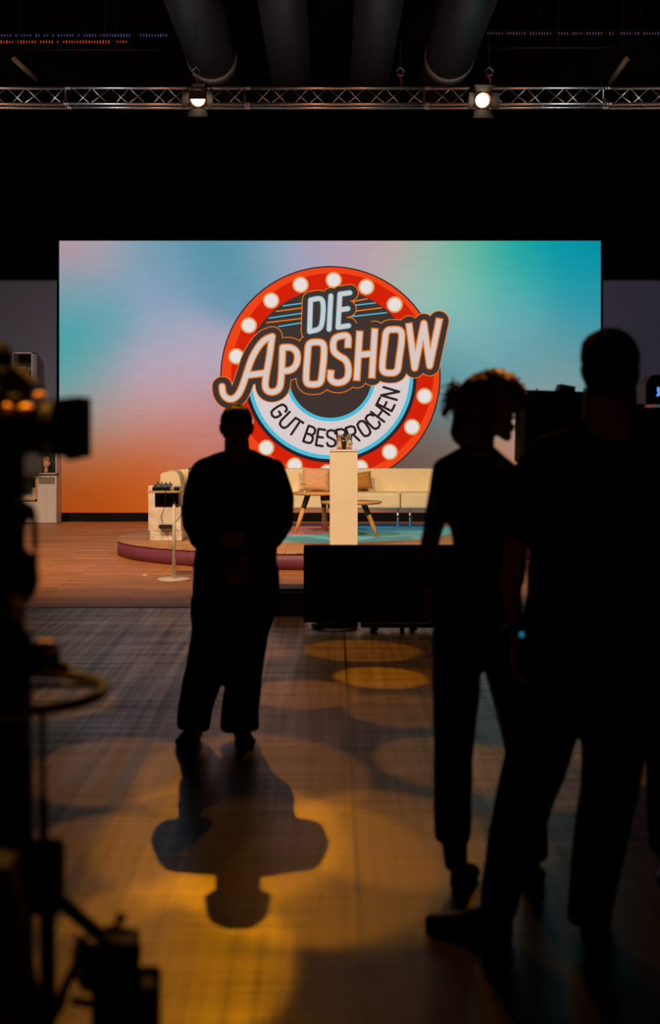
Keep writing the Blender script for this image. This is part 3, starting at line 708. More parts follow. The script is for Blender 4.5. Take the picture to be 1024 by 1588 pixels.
ct = thing('controller', 'small black controller right of the audio mixer', 'controller', (W(274, 0, YT).x, YT+.05, zt3))
b_ = B().box((W(274, 0, YT).x, YT+.05, zt3+.018), (9.5*k, .1, .034), bev=.004); obj('body', b_, M['blackgloss'], ct)
for i in range(4): obj('button', B().cyl((W(270.5+2.3*i, 0, YT).x, YT+.03, zt3+.034), (W(270.5+2.3*i, 0, YT).x, YT+.03, zt3+.042), .005, seg=8), M['grey'], ct)
pb_ = B().box((W(256, 0, YT).x, YT+.1, zs+.006+.024), (29*k, .16, .045), bev=.003)
tag(obj('receiver_box', pb_, M['black']), 'flat black receiver on the lower shelf of the pedestal table', 'receiver')
# white marbled box stack behind the table (stands on the platform)
YX = 16.75
def boxpx(x0, x1, y0, y1, Y, dep, bev=.006):
    a, c = W(x0, y0, Y), W(x1, y1, Y); return B().box(((a.x+c.x)/2, Y+dep/2, (a.z+c.z)/2), (c.x-a.x, dep, a.z-c.z), bev=bev)
zfl = PH+.002
a, c = W(232.5, 824, YX), W(282, 852, YX)
lowtop = W(0, 823.5, YX).z
YX2 = YX
b_ = B().box(((a.x+c.x)/2, YX+.13, (lowtop+zfl)/2), (c.x-a.x, .26, lowtop-zfl), bev=.006)
tag(obj('white_crate', b_, M['paper']), 'lower crumpled white cardboard box behind the mixer table', 'box')
a, c = W(230, 753.5, YX), W(280.5, 823, YX)
b_ = B().box(((a.x+c.x)/2, YX+.13, (a.z+lowtop+.002)/2), (c.x-a.x, .26, a.z-lowtop-.004), bev=.006)
tag(obj('white_crate', b_, M['paper']), 'tall upper crumpled white box stacked behind the mixer table', 'box')
bx2 = B().box((W(258, 0, YX-.06).x, YX-.055, W(0, 816, YX).z), (22*YX/F, .09, .045), bev=.003)
tag(obj('power_supply', bx2, M['black']), 'small black power box strapped in front of the white boxes', 'power supply')
def cable(name, pts, r, m, label, cat='cable'):
    b_ = B(); b_.tube(pts, r, 8); return tag(obj(name, b_, m), label, cat)
def cr(pts, n_=6):
    P = [Vector(p) for p in pts]; out = []
    for i in range(len(P)-1):
        p0_ = P[max(i-1, 0)]; p1_ = P[i]; p2_ = P[i+1]; p3_ = P[min(i+2, len(P)-1)]
        for j in range(n_):
            u = j/n_; out.append(.5*((2*p1_)+(-p0_+p2_)*u+(2*p0_-5*p1_+4*p2_-p3_)*u*u+(-p0_+3*p1_-3*p2_+p3_)*u**3))
    out.append(P[-1]); return out
cable('cable', cr([W(257, 761, YT-.12), W(257, 775, YT-.13), W(254, 790, YT-.1), W(250.5, 802, YT-.08), W(253, 812, YX-.12)]), .004, M['rubber'], 'thin black cable hanging down in front of the mixer table')
cable('cable', cr([W(276, 762, YT-.12), W(277, 775, YT-.1), W(283, 790, YT-.1), W(280, 800, YT), W(267, 816, YX-.12)]), .004, M['rubber'], 'thin black cable looping right of the mixer table pole')
sp_ = FL(224, 894); b_ = B(); b_.prism([(sp_.x-.03, .0065), (sp_.x+.03, .0065), (sp_.x+.005, .035)], sp_.y-.01, sp_.y+.004)
tag(obj('paper_scrap', b_, M['white']), 'tiny folded white paper scrap on the wooden floor', 'paper')

# ------------------------------------------------------------ black confidence monitor on a wheeled dolly, cables, black case
YM = 10.7; k = YM/F
mt_ = thing('floor_monitor', 'large black monitor on a wheeled dolly, seen from behind', 'monitor', (W(590, 0, YM).x, YM, 0))
a, c = W(471, 846.5, YM), W(712, 966, YM)
obj('rear_housing', B().box(((a.x+c.x)/2, YM+.06, (a.z+c.z)/2), (c.x-a.x, .10, a.z-c.z), bev=.008), M['blackmatte'], mt_)
obj('display', B().box(((a.x+c.x)/2, YM+.12, (a.z+c.z)/2), (c.x-a.x-.03, .03, a.z-c.z-.03)), M['blackgloss'], mt_)
obj('dolly_frame', B().box(((W(560, 0, YM).x+c.x)/2, YM+.05, W(0, 970.5, YM).z), (c.x-W(560, 0, YM).x, .10, .03)), M['black'], mt_)
for px in (580, 640, 698): obj('cross_foot', B().box((W(px, 0, YM).x, YM+.07, W(0, 971, YM).z), (.05, .44, .022)), M['black'], mt_)
for px, dy in ((578, -.10), (624, -.10), (697, -.10), (582, .25), (640, .25), (695, .25)):
    x = W(px, 0, YM+dy).x; zt_ = W(0, 972, YM).z
    cs = obj('caster', B().cyl((x-.016, YM+dy, .034), (x+.016, YM+dy, .034), .034, seg=18), M['rubber'], mt_)
    obj('fork', B().box((x, YM+dy, (zt_+.05)/2+.012), (.05, .05, max(.01, zt_-.035))), M['black'], cs)
cc = FL(518, 974); 
pts = []
for i in range(200):
    t_ = 2*PI*i/40; q_ = i/200
    pts.append((cc.x+.03*q_+(.175-.05*q_)*(1+.06*math.sin(3*t_+q_*3))*math.cos(t_), cc.y+.05+.03*q_+(.155-.04*q_)*math.sin(t_), .012+.05*q_+.004*math.sin(2*t_)))
b_ = B(); b_.tube(pts, .010, 8); tag(obj('cable_coil', b_, M['blackgloss']), 'coiled black cable on the floor at the left foot of the big monitor', 'cable')
cable('cable', cr([(cc.x-.05, cc.y+.3, .014), (cc.x+.1, cc.y+.26, .016), (cc.x+.4, cc.y+.3, .014), (cc.x+.9, cc.y+.27, .014), (cc.x+1.1, cc.y+.5, .014)]), .010, M['greywhite'], 'light cable running along the floor under the big monitor')
YC2 = 11.55; a, c = W(424, 913, YC2), W(474, 969, YC2)
bc_ = thing('flight_case', 'low black case on the floor left of the big monitor', 'case', ((a.x+c.x)/2, YC2, 0))
obj('body', B().box(((a.x+c.x)/2, YC2+.2, (a.z)/2), (c.x-a.x+.02, .36, a.z-.004), bev=.008), M['black'], bc_)
obj('lid_rim', B().box(((a.x+c.x)/2, YC2+.2, a.z-.03), (c.x-a.x+.03, .37, .01)), M['grey'], bc_)

# ------------------------------------------------------------ truss, fixtures, ducts, ceiling items
YTR = 19.0
ztA, ztB = W(0, 136.5, YTR).z, W(0, 164, YTR).z
k = YTR/F
def truss(label):
    L_ = 2.4; t = thing('truss_section', label, 'truss', (0, YTR, ztB), 'aluminium truss sections')
    for (dy, z) in ((0, ztA), (-.11, ztB), (.11, ztB)):
        obj('chord', B().cyl((-L_/2+.02, YTR+dy, z), (L_/2-.02, YTR+dy, z), .02, seg=12), M['alu'], t)
    n_ = 9
    for i in range(n_):
        x0 = -L_/2+.06+(L_-.12)*i/n_; x1 = -L_/2+.06+(L_-.12)*(i+1)/n_; xm_ = (x0+x1)/2
        for dy in (-.11, .11):
            sh_ = 0 if dy < 0 else (x1-x0)*.0
            if dy < 0: seg = ((x0, ztB), (x1, ztA)) if i % 2 else ((x0, ztA), (x1, ztB))
            else: seg = ((x0, ztA), (x1, ztB)) if i % 2 else ((x0, ztB), (x1, ztA))
            p = Vector((seg[0][0], YTR+(dy if seg[0][1] == ztB else 0), seg[0][1])); q_ = Vector((seg[1][0], YTR+(dy if seg[1][1] == ztB else 0), seg[1][1]))
            obj('brace', B().cyl(p, q_, .0075, seg=6), M['alu'], t)
    for sx in (-1, 1):
        for (dy, z) in ((0, ztA), (-.11, ztB), (.11, ztB)):
            obj('coupler', B().cyl((sx*(L_/2-.03), YTR+dy, z), (sx*(L_/2-.002), YTR+dy, z), .026, seg=12), M['alu'], t)
    obj('end_frame', B().tube([(L_/2-.04, YTR-.11, ztB), (L_/2-.04, YTR+.11, ztB), (L_/2-.04, YTR, ztA)], .009, 6, True), M['alu'], t)
    return t
tl = ['truss section at the far left, outside the left spotlight', 'truss section carrying the left spotlight with the hidden beam', 'truss section in the middle between the two spotlights', 'truss section carrying the bright right spotlight', 'truss section at the far right beyond the bright spotlight']
t0 = truss(tl[0]); t0.location.x = -4.8+.1
for i in range(1, 5): dup(t0, (-4.7+2.4*i, YTR, ztB), tl[i])
LE = emis('lamp_glow', (1.0, .80, .55, 1), 9)
def fixture(px, py, yaw, pitch, label, fold=False):
    c_ = W(px, py, YTR-.5); t = thing('stage_spotlight', label, 'spotlight', c_)
    def fin(nm, b_, m, par=t):
        mtx = Matrix.Translation(c_) @ Euler((pitch, 0, yaw)).to_matrix().to_4x4()
        bmesh.ops.transform(b_.bm, matrix=mtx, verts=b_.bm.verts[:]); return obj(nm, b_, m, par)
    R_ = .135
    b_ = B(); b_.cyl((0, .30, 0), (0, -.05, 0), R_*.92, R_, 24); b_.cyl((0, -.05, 0), (0, -.09, 0), R_, R_, 24, False); b_.box((0, .16, .02), (.2, .26, .26), bev=.02)
    hs = fin('housing', b_, M['black'])
    for i in range(5): b2 = B().box((0, .06+i*.05, .16), (.16, .012, .03)); fin('cooling_fin', b2, M['black'], hs)
    b_ = B(); b_.lathe([(R_*.72, 0), (R_*.86, 0), (R_*.86, .012), (R_*.72, .012)], (0, 0, 0), 32)
    bmesh.ops.transform(b_.bm, matrix=Matrix.Translation((0, -.092, 0)) @ Euler((PI/2, 0, 0)).to_matrix().to_4x4(), verts=b_.bm.verts[:]); fin('lens_rim', b_, mat('rim_metal', (.7, .45, .3), .3, 1))
    b_ = B(); b_.ball((0, -.075, 0), (R_*.66, .03, R_*.66), 20); fin('lens', b_, LE)
    for sx, sz, w1, nm in ((0, 1, .2, 0), (0, -1, .2, 0), (1, 0, .2, 0), (-1, 0, .2, 0)):
        b_ = B(); v = .10; o_ = .20
        if sx == 0: quad = [(-v, -.1, sz*v*1.1), (v, -.1, sz*v*1.1), (v*1.35, -.22, sz*o_*1.05), (-v*1.35, -.22, sz*o_*1.05)]
        if sx == 0 and sz == 1 and fold: quad[2:] = [(v*1.2, -.175, .010), (-v*1.2, -.175, .010)]
        if sx: quad = [(sx*v*1.1, -.1, -v), (sx*v*1.1, -.1, v), (sx*o_, -.2, v*1.1), (sx*o_, -.2, -v*1.1)]
        n_ = (Vector(quad[1])-Vector(quad[0])).cross(Vector(quad[3])-Vector(quad[0])).normalized()*.003
        lo = [b_.bm.verts.new(Vector(p)-n_) for p in quad]; hi = [b_.bm.verts.new(Vector(p)+n_) for p in quad]
        b_.bm.faces.new(lo[::-1]); b_.bm.faces.new(hi)
        for i in range(4): b_.bm.faces.new((lo[i], lo[(i+1) % 4], hi[(i+1) % 4], hi[i]))
        fin('barn_door', b_, mat('barn_door_paint', (.022, .013, .008), .6))
    b_ = B(); b_.tube([(c_.x-.17, c_.y+.12, c_.z), (c_.x-.17, c_.y+.14, c_.z+.14), (c_.x-.1, c_.y+.16, c_.z+.22), (c_.x+.1, c_.y+.16, c_.z+.22), (c_.x+.17, c_.y+.14, c_.z+.14), (c_.x+.17, c_.y+.12, c_.z)], .012, 8); obj('yoke', b_, M['black'], t)
    b_ = B(); b_.box((c_.x, YTR-.11, ztB), (.05, .06, .06)); b_.cyl((c_.x, c_.y+.16, c_.z+.215), (c_.x, YTR-.11, ztB), .018); obj('clamp', b_, M['black'], t)
    return t
fixture(308, 153, 0.02, .30, 'black stage spotlight on the truss, left one, lens mostly hidden', True)
fixture(747, 155, 0.06, .30, 'black stage spotlight on the truss, right one, lens glowing bright')
for px, lab in ((304, 'red and grey hoist hook above the left spotlight'), (759, 'red and grey hoist hook above the right spotlight'), (621, 'small red marker tab hanging at the middle of the truss')):
    t = thing('hoist_hook', lab, 'hook', W(px, 118, YTR)); p = W(px, 104, YTR); q_ = W(px, 117, YTR)
    ztop_ = 6.98
    obj('chain', B().cyl((p.x, YTR, p.z), (p.x, YTR, ztop_), .004, seg=6), M['black'], t)
    obj('hook', B().tube([p, p+Vector((.05, 0, -.05)), q_+Vector((.03, 0, .0)), q_, q_+Vector((-.03, 0, 0)), p+Vector((-.05, 0, -.05))], .012, 6, True), M['grey'], t)
    obj('strap', B().tube([q_+Vector((-.03, 0, .01)), q_+Vector((.02, 0, -.06)), W(px, 135, YTR)], .012, 6), M['red'], t)
YD = 0
def duct(px0, px1, wpx, label):
    Zc = 7.3; Yc = (Zc-CH)*F/HY; x_ = (px0-CX)/F*Yc; r_ = wpx/2/F*Yc
    t = thing('ventilation_duct', label, 'duct', (x_, 20, Zc-r_), 'spiral ventilation ducts')
    b_ = B(); prof_ = []; ring_n = 300; ya, yb = 10.0, 24.5; segs = 40; rings = []
    for i in range(ring_n+1):
        y = ya+(yb-ya)*i/ring_n; rr = r_*(1+(.010 if i % 2 else 0))
        rings.append([b_.bm.verts.new((x_+rr*math.cos(2*PI*s_/segs), y, Zc+rr*math.sin(2*PI*s_/segs))) for s_ in range(segs)])
    for i in range(ring_n):
        for s_ in range(segs): b_.bm.faces.new((rings[i][s_], rings[i][(s_+1) % segs], rings[i+1][(s_+1) % segs], rings[i+1][s_])).smooth = True
    obj('pipe', b_, M['duct'], t)
    for y in ((22.1, 20.2, 17.0) if wpx > 80 else (20.25, 22.9, 17.4)):
        if True: obj('collar', B().cyl((x_, y, Zc), (x_, y+(.32 if wpx > 80 and y > 22 else .05), Zc), r_*(1.035 if wpx > 80 and y > 22 else 1.02), seg=40), M['collar'] if wpx > 80 and y > 22 else M['black'], t)
    for y in (12.2, 16.5, 24.2):
        obj('hanger', B().box((x_, y, (Zc+r_+10.9)/2), (.03, .03, 10.9-Zc-r_)), M['black'], t)
    return t
duct(300, 0, 86, 'outer left round spiral duct under the ceiling')
duct(438, 0, 76, 'inner left round spiral duct under the ceiling')
duct(588, 0, 76, 'inner right round spiral duct under the ceiling')
duct(726, 0, 86, 'outer right round spiral duct under the ceiling')
def glint_row(x0, x1, y, Y, colr, label, step=4.4, hang=True):
    a, c = W(x0, y, Y), W(x1, y, Y); t = thing('glint_rail', label, 'light rail', ((a.x+c.x)/2, Y, a.z))
    obj('rail', B().box(((a.x+c.x)/2, Y+.04, a.z+.02), (c.x-a.x, .05, .05)), M['black'], t)
    b_ = B(); n_ = int((x1-x0)/step)
    for i in range(n_):
        if random.random() < .15: continue
        p = W(x0+step*(i+.5), y, Y); b_.box(p, (.012, .012, .02+.03*random.random()))
    o = obj('lights', b_, colr, t); o['kind'] = 'stuff'  # dots glow in place of ceiling ribs that catch light
    for xx in (a.x+.3*(c.x-a.x), a.x+.72*(c.x-a.x)): obj('hanger', B().box((xx, Y+.04, (a.z+10.9)/2+.02), (.015, .015, 10.9-a.z-.04)), M['black'], t)
glint_row(-40, 200, 65, 22.5, emis('rail_red', (.9, .10, .02, 1), .6), 'rail with tiny red glowing dots standing in for lit ribs, upper left')
glint_row(-30, 262, 55, 23.3, emis('rail_blue', (.25, .2, .8, 1), .3), 'rail with tiny violet glowing dots standing in for lit ribs above the red row')
glint_row(755, 1030, 52, 23.3, emis('rail_violet', (.4, .22, .5, 1), .22), 'rail with tiny violet glowing dots standing in for lit ribs, upper right')
for (x0, y0, x1, y1, lab) in ((22, 92, 55, 122, 'unlit strip light under the ceiling at the upper left'), (972, 92, 947, 128, 'unlit strip light under the ceiling at the upper right')):
    p, q_ = W(x0, y0, 21.0), W(x1, y1, 22.6); t = thing('strip_light', lab, 'strip light', ((p.x+q_.x)/2, 21.8, min(p.z, q_.z)))
    obj('housing', B().tube([p, q_], .05, 4), mat('batten_white', (.3, .3, .28), .5), t)
    for u in (.2, .8):
        m_ = p.lerp(q_, u); obj('hanger', B().box((m_.x, m_.y, (m_.z+10.9)/2), (.012, .012, 10.9-m_.z)), M['black'], t)
for x0, x1, y_, lab in ((-60, 250, 77, 'thin conduit under the ceiling at the left'), (745, 1090, 74, 'thin conduit under the ceiling at the right')):
    p, q_ = W(x0, y_, 22.0), W(x1, y_, 22.0); t = thing('conduit', lab, 'pipe', ((p.x+q_.x)/2, 22, p.z)); obj('pipe', B().cyl(p, q_, .02, seg=8), M['black'], t)
    for u in (.35, .72): m_ = p.lerp(q_, u); obj('hanger', B().box((m_.x, 22, (m_.z+10.9)/2), (.012, .012, 10.9-m_.z)), M['black'], t)
# ------------------------------------------------------------ people
def E(c, r, rot=None): return (Vector(c), Vector(r if isinstance(r, (tuple, list, Vector)) else (r, r, r)), rot)
_ico = bmesh.new(); bmesh.ops.create_icosphere(_ico, subdivisions=3, radius=1); ICO = [v.co.copy() for v in _ico.verts]; _ico.free()
def organic(name, hulls, m, parent, voxel=.006, it=4, ns=0, nsc=8, sf=.5):
    b_ = bmesh.new()
    for h in hulls:
        t = bmesh.new()
        for (c, r, R) in h:
            for v in ICO:
                p = Vector((v.x*r.x, v.y*r.y, v.z*r.z))
                if R is not None: p = R @ p
                t.verts.new(c+p)
        res = bmesh.ops.convex_hull(t, input=t.verts[:])
        junk = list({g for g in res['geom_interior']+res['geom_unused'] if isinstance(g, bmesh.types.BMVert)})
        if junk: bmesh.ops.delete(t, geom=junk, context='VERTS')
        vm = {v: b_.verts.new(v.co) for v in t.verts}
        for f in t.faces: b_.faces.new([vm[v] for v in f.verts])
        t.free()
    me = bpy.data.meshes.new('tmp'); b_.to_mesh(me); b_.free()
    o = bpy.data.objects.new('tmp', me); COL.objects.link(o)
    rm = o.modifiers.new('r', 'REMESH'); rm.mode = 'VOXEL'; rm.voxel_size = voxel
    if it: s_ = o.modifiers.new('s', 'SMOOTH'); s_.factor = sf; s_.iterations = it
    dg = bpy.context.evaluated_depsgraph_get(); ev = o.evaluated_get(dg); nm = bpy.data.meshes.new_from_object(ev)
    bpy.data.objects.remove(o); bpy.data.meshes.remove(me)
    b2 = bmesh.new(); b2.from_mesh(nm); bpy.data.meshes.remove(nm)
    if ns:
        b2.normal_update()
        for v in b2.verts:
            q = v.co*nsc; d_ = noise.noise(Vector((q.x, q.y, q.z*.45)))+.5*noise.noise(Vector((q.x*2.3, q.y*2.3, q.z*1.4+7)))
            v.co += v.normal*(d_*ns)
    for f in b2.faces: f.smooth = True
    return obj(name, b2, m, parent)
class Fig:                                  # helper: pixels at the person's own distance -> metres
    def __init__(s, Y): s.Y = Y; s.k = Y/F
    def p(s, px, py, dy=0): v = W(px, py, s.Y); v.y += dy; return v
    def e(s, px, py, dy, rx, ry, rz): return E(s.p(px, py, dy), (rx*s.k, ry, rz*s.k))
    def limb(s, pts):                       # (px, py, dy, r_px)
        out = []; k = s.k
        for a_, b_ in zip(pts[:-1], pts[1:]):
            out.append([E(s.p(*a_[:3]), a_[3]*k), E(s.p(*b_[:3]), b_[3]*k)])
        return out
    def tub(s, rows):                       # (px, py, dy, rx_px, ry_m) flattened trunk
        out = []; k = s.k
        for a_, b_ in zip(rows[:-1], rows[1:]):
            out.append([E(s.p(*a_[:3]), (a_[3]*k, a_[4], min(a_[3]*k, .05))), E(s.p(*b_[:3]), (b_[3]*k, b_[4], min(b_[3]*k, .05)))])
        return out
def xf(hulls, c, R, sc_=1):
    c = Vector(c); return [[E(c+R @ (e[0]*sc_), e[1]*sc_, R @ e[2] if e[2] is not None else R) for e in h] for h in hulls]
def head_hulls(female=False):
    j = .9 if female else 1
    h = [[E((0, .018, .035), (.074, .092, .083)), E((0, -.030, .030), (.066, .056, .062))],
         [E((0, -.028, .012), (.064, .058, .055)), E((0, -.045, -.062), (.044*j, .036, .030))],
         [E((0, -.045, -.062), (.044*j, .036, .030)), E((0, -.070, -.096), (.020*j, .016, .013))],
         [E((0, .01, -.02), (.060, .075, .05)), E((0, -.03, -.07), (.045*j, .04, .02))],
         [E((0, -.086, .014), (.008, .007, .009)), E((0, -.108, -.024), (.0125, .011, .009))],
         [E((-.012, -.098, -.028), (.007, .009, .006)), E((.012, -.098, -.028), (.007, .009, .006))],
         [E((-.040, -.070, .033), (.014, .010, .006)), E((-.012, -.084, .030), (.010, .007, .006))],
         [E((.040, -.070, .033), (.014, .010, .006)), E((.012, -.084, .030), (.010, .007, .006))],
         [E((-.020, -.080, -.055), (.006, .008, .004)), E((0, -.092, -.053), (.010, .007, .0048)), E((.020, -.080, -.055), (.006, .008, .004))],
         [E((-.015, -.080, -.065), (.006, .008, .004)), E((0, -.089, -.067), (.010, .007, .0055)), E((.015, -.080, -.065), (.006, .008, .004))],
         [E((-.031, -.074, .010), (.013, .010, .009))], [E((.031, -.074, .010), (.013, .010, .009))],
         [E((-.046, -.058, -.018), (.018, .018, .016))], [E((.046, -.058, -.018), (.018, .018, .016))]]
    for s_ in (-1, 1):
        h.append([E((s_*.075, .018, .012), (.007, .016, .018)), E((s_*.069, .010, -.014), (.006, .009, .010))])
        h.append([E((s_*.074, .026, .014), (.006, .008, .014))])
    return h
def hand_hulls(side=1, curl=.5, spread=.0, scale=1.0):
    # wrist at origin, fingers down -Z, back of the hand towards +Y, thumb towards +X*side
    h = [[E((0, 0, 0), (.026, .018, .016)), E((0, -.002, -.030), (.034, .016, .02))],
         [E((0, -.002, -.030), (.034, .016, .02)), E((0, -.004, -.078), (.040, .0135, .012))]]
    for i, (x, l, r_) in enumerate(((.030, .070, .0088), (.010, .079, .0092), (-.0105, .073, .0088), (-.0295, .058, .0078))):
        x *= side; p_ = Vector((x, -.004, -.080)); a_ = .12; prev = p_; pr = r_
        for j, fr in enumerate((.45, .31, .24)):
            a_ += curl*(.75, .85, .55)[j]
            q_ = prev+Vector((spread*x*.6, -math.sin(a_), -math.cos(a_)))*l*fr
            h.append([E(prev, pr), E(q_, pr*.93)]); prev = q_; pr *= .93
    t0_ = Vector((.026*side, -.006, -.022)); t1 = t0_+Vector((.026*side, -.012, -.024)); t2 = t1+Vector((.010*side, -.010, -.028)); t3 = t2+Vector((-.002*side, -.010, -.020))
    h += [[E(t0_, .014), E(t1, .0115)], [E(t1, .0115), E(t2, .0100)], [E(t2, .0100), E(t3, .0085)]]
    return [[E(e[0]*scale, e[1]*scale, e[2]) for e in q] for q in h]
def shoe(name, heel, toe, m, parent, w_=.045, h_=.075):
    heel = Vector(heel); toe = Vector(toe); d_ = (toe-heel); L_ = d_.length; d_.normalize(); R = Matrix(((d_.x, -d_.y, 0), (d_.y, d_.x, 0), (0, 0, 1)))
    def q(x, y, z): return heel+R @ Vector((x, y, z))
    hh = [[E(q(.035, 0, .024), (.038, w_*.82, .022), R), E(q(L_*.45, 0, .024), (.05, w_*.85, .022), R)],
          [E(q(L_*.45, 0, .024), (.05, w_*.85, .022), R), E(q(L_*.74, 0, .026), (.05, w_*1.1, .024), R), E(q(L_-.045, 0, .026), (.045, w_*.8, .024), R)],
          [E(q(.040, 0, h_), (.042, w_*.78, .03), R), E(q(.035, 0, .024), (.036, w_*.8, .02), R), E(q(L_*.5, 0, .052), (.04, w_*.75, .02), R)],
          [E(q(L_*.5, 0, .052), (.04, w_*.75, .02), R), E(q(L_*.75, 0, .034), (.05, w_*.9, .02), R)]]
    o = organic(name, hh, m, parent, .004, 3)
    zmin = min(v.co.z for v in o.data.vertices)+wloc(o).z
    for v in o.data.vertices: v.co.z -= zmin-.002
    # welt sole
    sb_ = B(); pts = []
    for i in range(28):
        a_ = 2*PI*i/28; x = L_/2+math.cos(a_)*L_/2*1.0; ww = w_*(.86+.28*max(0, math.cos(a_)*.5+.35)); pts.append(q(x, math.sin(a_)*ww, 0)[:2])
    sb_.prism(pts, .001, .016, 'Z'); obj('sole', sb_, M['rubber'], o)
    return o

# ---- man in front of the stage, facing the camera, hands clasped
A = Fig(6.97)
LM_ = thing('person', 'person in dark top and wide trousers standing alone, facing the camera with clasped hands', 'person', (A.p(337, 1150).x, 6.97, 0))
hc = A.p(367, 667); RH = Euler((.10, 0, .05)).to_matrix()
body = xf(head_hulls(), hc, RH, 1.05)
body += A.limb([(367, 684, .01, 19), (368, 722, .025, 21)])
body += A.tub([(368, 726, .03, 46, .06), (368, 760, .02, 50, .09), (367, 810, .01, 44, .09), (366, 860, .0, 48, .10), (365, 905, 0, 50, .10), (365, 930, 0, 45, .09)])
for s_, sx, ex, hx in ((-1, 318, 296, 350), (1, 420, 441, 384)):
    body += A.limb([(368+s_*42, 738, .03, 17), (ex, 808, .0, 12)])
    body += A.limb([(ex, 808, .0, 12), (hx, 856, -.19, 8.5)])
    w0 = A.p(hx-s_*2, 858, -.20)
    tg = A.p(367+s_*2, 880, -.25 if s_ < 0 else -.225)
    zdir = -(tg-w0).normalized()
    yb = Vector((0, -1, .25)) if s_ < 0 else Vector((.0, -1, .1))
    xd = yb.cross(zdir).normalized(); yd = zdir.cross(xd).normalized()
    R_ = Matrix((xd, yd, zdir)).transposed()
    body += xf(hand_hulls(1 if s_ < 0 else -1, .62, 0, .95), w0, R_)
body += A.limb([(340, 930, 0, 24), (330, 1030, -.02, 18), (306, 1120, 0, 13), (302, 1138, .0, 11)])
body += A.limb([(392, 930, 0, 24), (380, 1030, -.02, 18), (374, 1120, 0, 13), (374, 1138, 0, 11)])
organic('body', body, M['skin'], LM_, .0042, 3)
top = A.tub([(368, 715, .03, 34, .05), (368, 732, .03, 62, .085), (368, 775, .02, 66, .115), (367, 820, .01, 62, .125), (366, 860, 0, 66, .135), (366, 884, 0, 67, .135)])
top += A.limb([(350, 710, .04, 13), (316, 731, .03, 22)])+A.limb([(386, 710, .04, 13), (421, 732, .03, 22)])
for s_, ex, hx in ((-1, 300, 340), (1, 436, 397)):
    top += A.limb([(315 if s_ < 0 else 422, 733, .03, 23), (ex+s_*-1, 775, .02, 21), (ex, 811, .0, 19), (ex-s_*12, 832, -.06, 18), (hx, 853, -.16, 12)])
organic('sweater', top, M['cloth_black'], LM_, .008, 6, .010, 9)
tr = A.tub([(366, 880, 0, 66, .13), (366, 905, 0, 69, .135), (365, 945, 0, 67, .135)])
tr += [[A.e(332, 930, 0, 37, .125, 20), A.e(327, 985, 0, 32, .11, 10)], [A.e(327, 985, 0, 32, .11, 10), A.e(319, 1040, 0, 32, .10, 10)],
       [A.e(319, 1040, 0, 32, .10, 10), A.e(306, 1092, 0, 29, .10, 10)], [A.e(306, 1092, 0, 29, .10, 10), A.e(300, 1127, 0, 26, .10, 7)]]
tr += [[A.e(396, 930, 0, 37, .125, 20), A.e(385, 985, 0, 31, .11, 10)], [A.e(385, 985, 0, 31, .11, 10), A.e(380, 1040, 0, 27, .10, 10)],
       [A.e(380, 1040, 0, 27, .10, 10), A.e(372, 1092, 0, 30, .10, 10)], [A.e(372, 1092, 0, 30, .10, 10), A.e(371, 1128, 0, 30, .10, 7)]]
organic('trousers', tr, M['cloth_navy'], LM_, .008, 6, .012, 7)
hair = xf([[E((0, .020, .046), (.081, .094, .082)), E((0, -.026, .060), (.070, .064, .056))], [E((0, .055, .015), (.070, .052, .055))],
           ], hc, RH)
organic('hair', hair, M['hair_dark'], LM_, .006, 3, .005, 30)
shoe('shoe', (A.p(304, 0).x, 7.06, 0), (A.p(290, 0).x-.015, 6.80, 0), M['shoe'], LM_)
shoe('shoe', (A.p(370, 0).x, 7.06, 0), (A.p(384, 0).x+.015, 6.80, 0), M['shoe'], LM_)
bd = thing('name_badge', 'white name badge hanging at the belly of the person with clasped hands', 'badge', A.p(365, 848, -.19))
obj('card', B().box(A.p(365, 832, -.19), (33*A.k, .006, 25*A.k), bev=.002), M['badge'], bd)
b_ = B(); b_.box(A.p(366, 829, -.194), (12*A.k, .003, 7*A.k)); obj('print', b_, M['grey'], bd)
b_ = B(); b_.tube(cr([A.p(352, 718, -.055), A.p(352, 750, -.14), A.p(360, 800, -.165), A.p(365, 820, -.185), A.p(370, 800, -.165), A.p(382, 750, -.14), A.p(383, 718, -.055)]), .004, 6); obj('lanyard', b_, M['rubber'], bd)

# ---- woman in profile, seen from behind
Bf = Fig(4.72)
WM = thing('person', 'woman with pinned-up auburn hair in dark suit, head turned right, between centre and right edge', 'person', (Bf.p(765, 0).x, 4.72, 0))
hc = Bf.p(758, 633); RW = Euler((0, 0, math.radians(98))).to_matrix() @ Euler((.06, 0, 0)).to_matrix()
body = xf(head_hulls(True), hc, RW, .98)
body += Bf.limb([(745, 668, .02, 24), (742, 712, .02, 25)])
body += Bf.tub([(742, 722, .02, 50, .06), (742, 760, .0, 48, .08), (744, 810, 0, 36, .07), (745, 850, 0, 34, .08), (742, 910, 0, 50, .09), (740, 960, 0, 52, .10), (738, 990, 0, 45, .09)])
for s_, pts in ((-1, [(690, 736, .02, 19), (672, 820, .05, 14), (665, 905, .0, 10.5)]), (1, [(794, 742, .02, 18), (806, 830, .05, 14), (800, 905, -.02, 10.5)])):
    body += Bf.limb(pts); w0 = Bf.p(pts[-1][0], pts[-1][1]+6, pts[-1][2])
    body += xf(hand_hulls(-s_, .35, 0, .88), w0, Euler((.1, 0, s_*-1.3)).to_matrix())
body += Bf.limb([(716, 985, 0, 32), (706, 1130, 0, 24), (706, 1290, .02, 15), (710, 1345, .03, 13)])
body += Bf.limb([(770, 985, 0, 32), (800, 1130, 0, 24), (822, 1290, 0, 15), (826, 1350, 0, 13)])
organic('body', body, M['skin'], WM, .0045, 3)
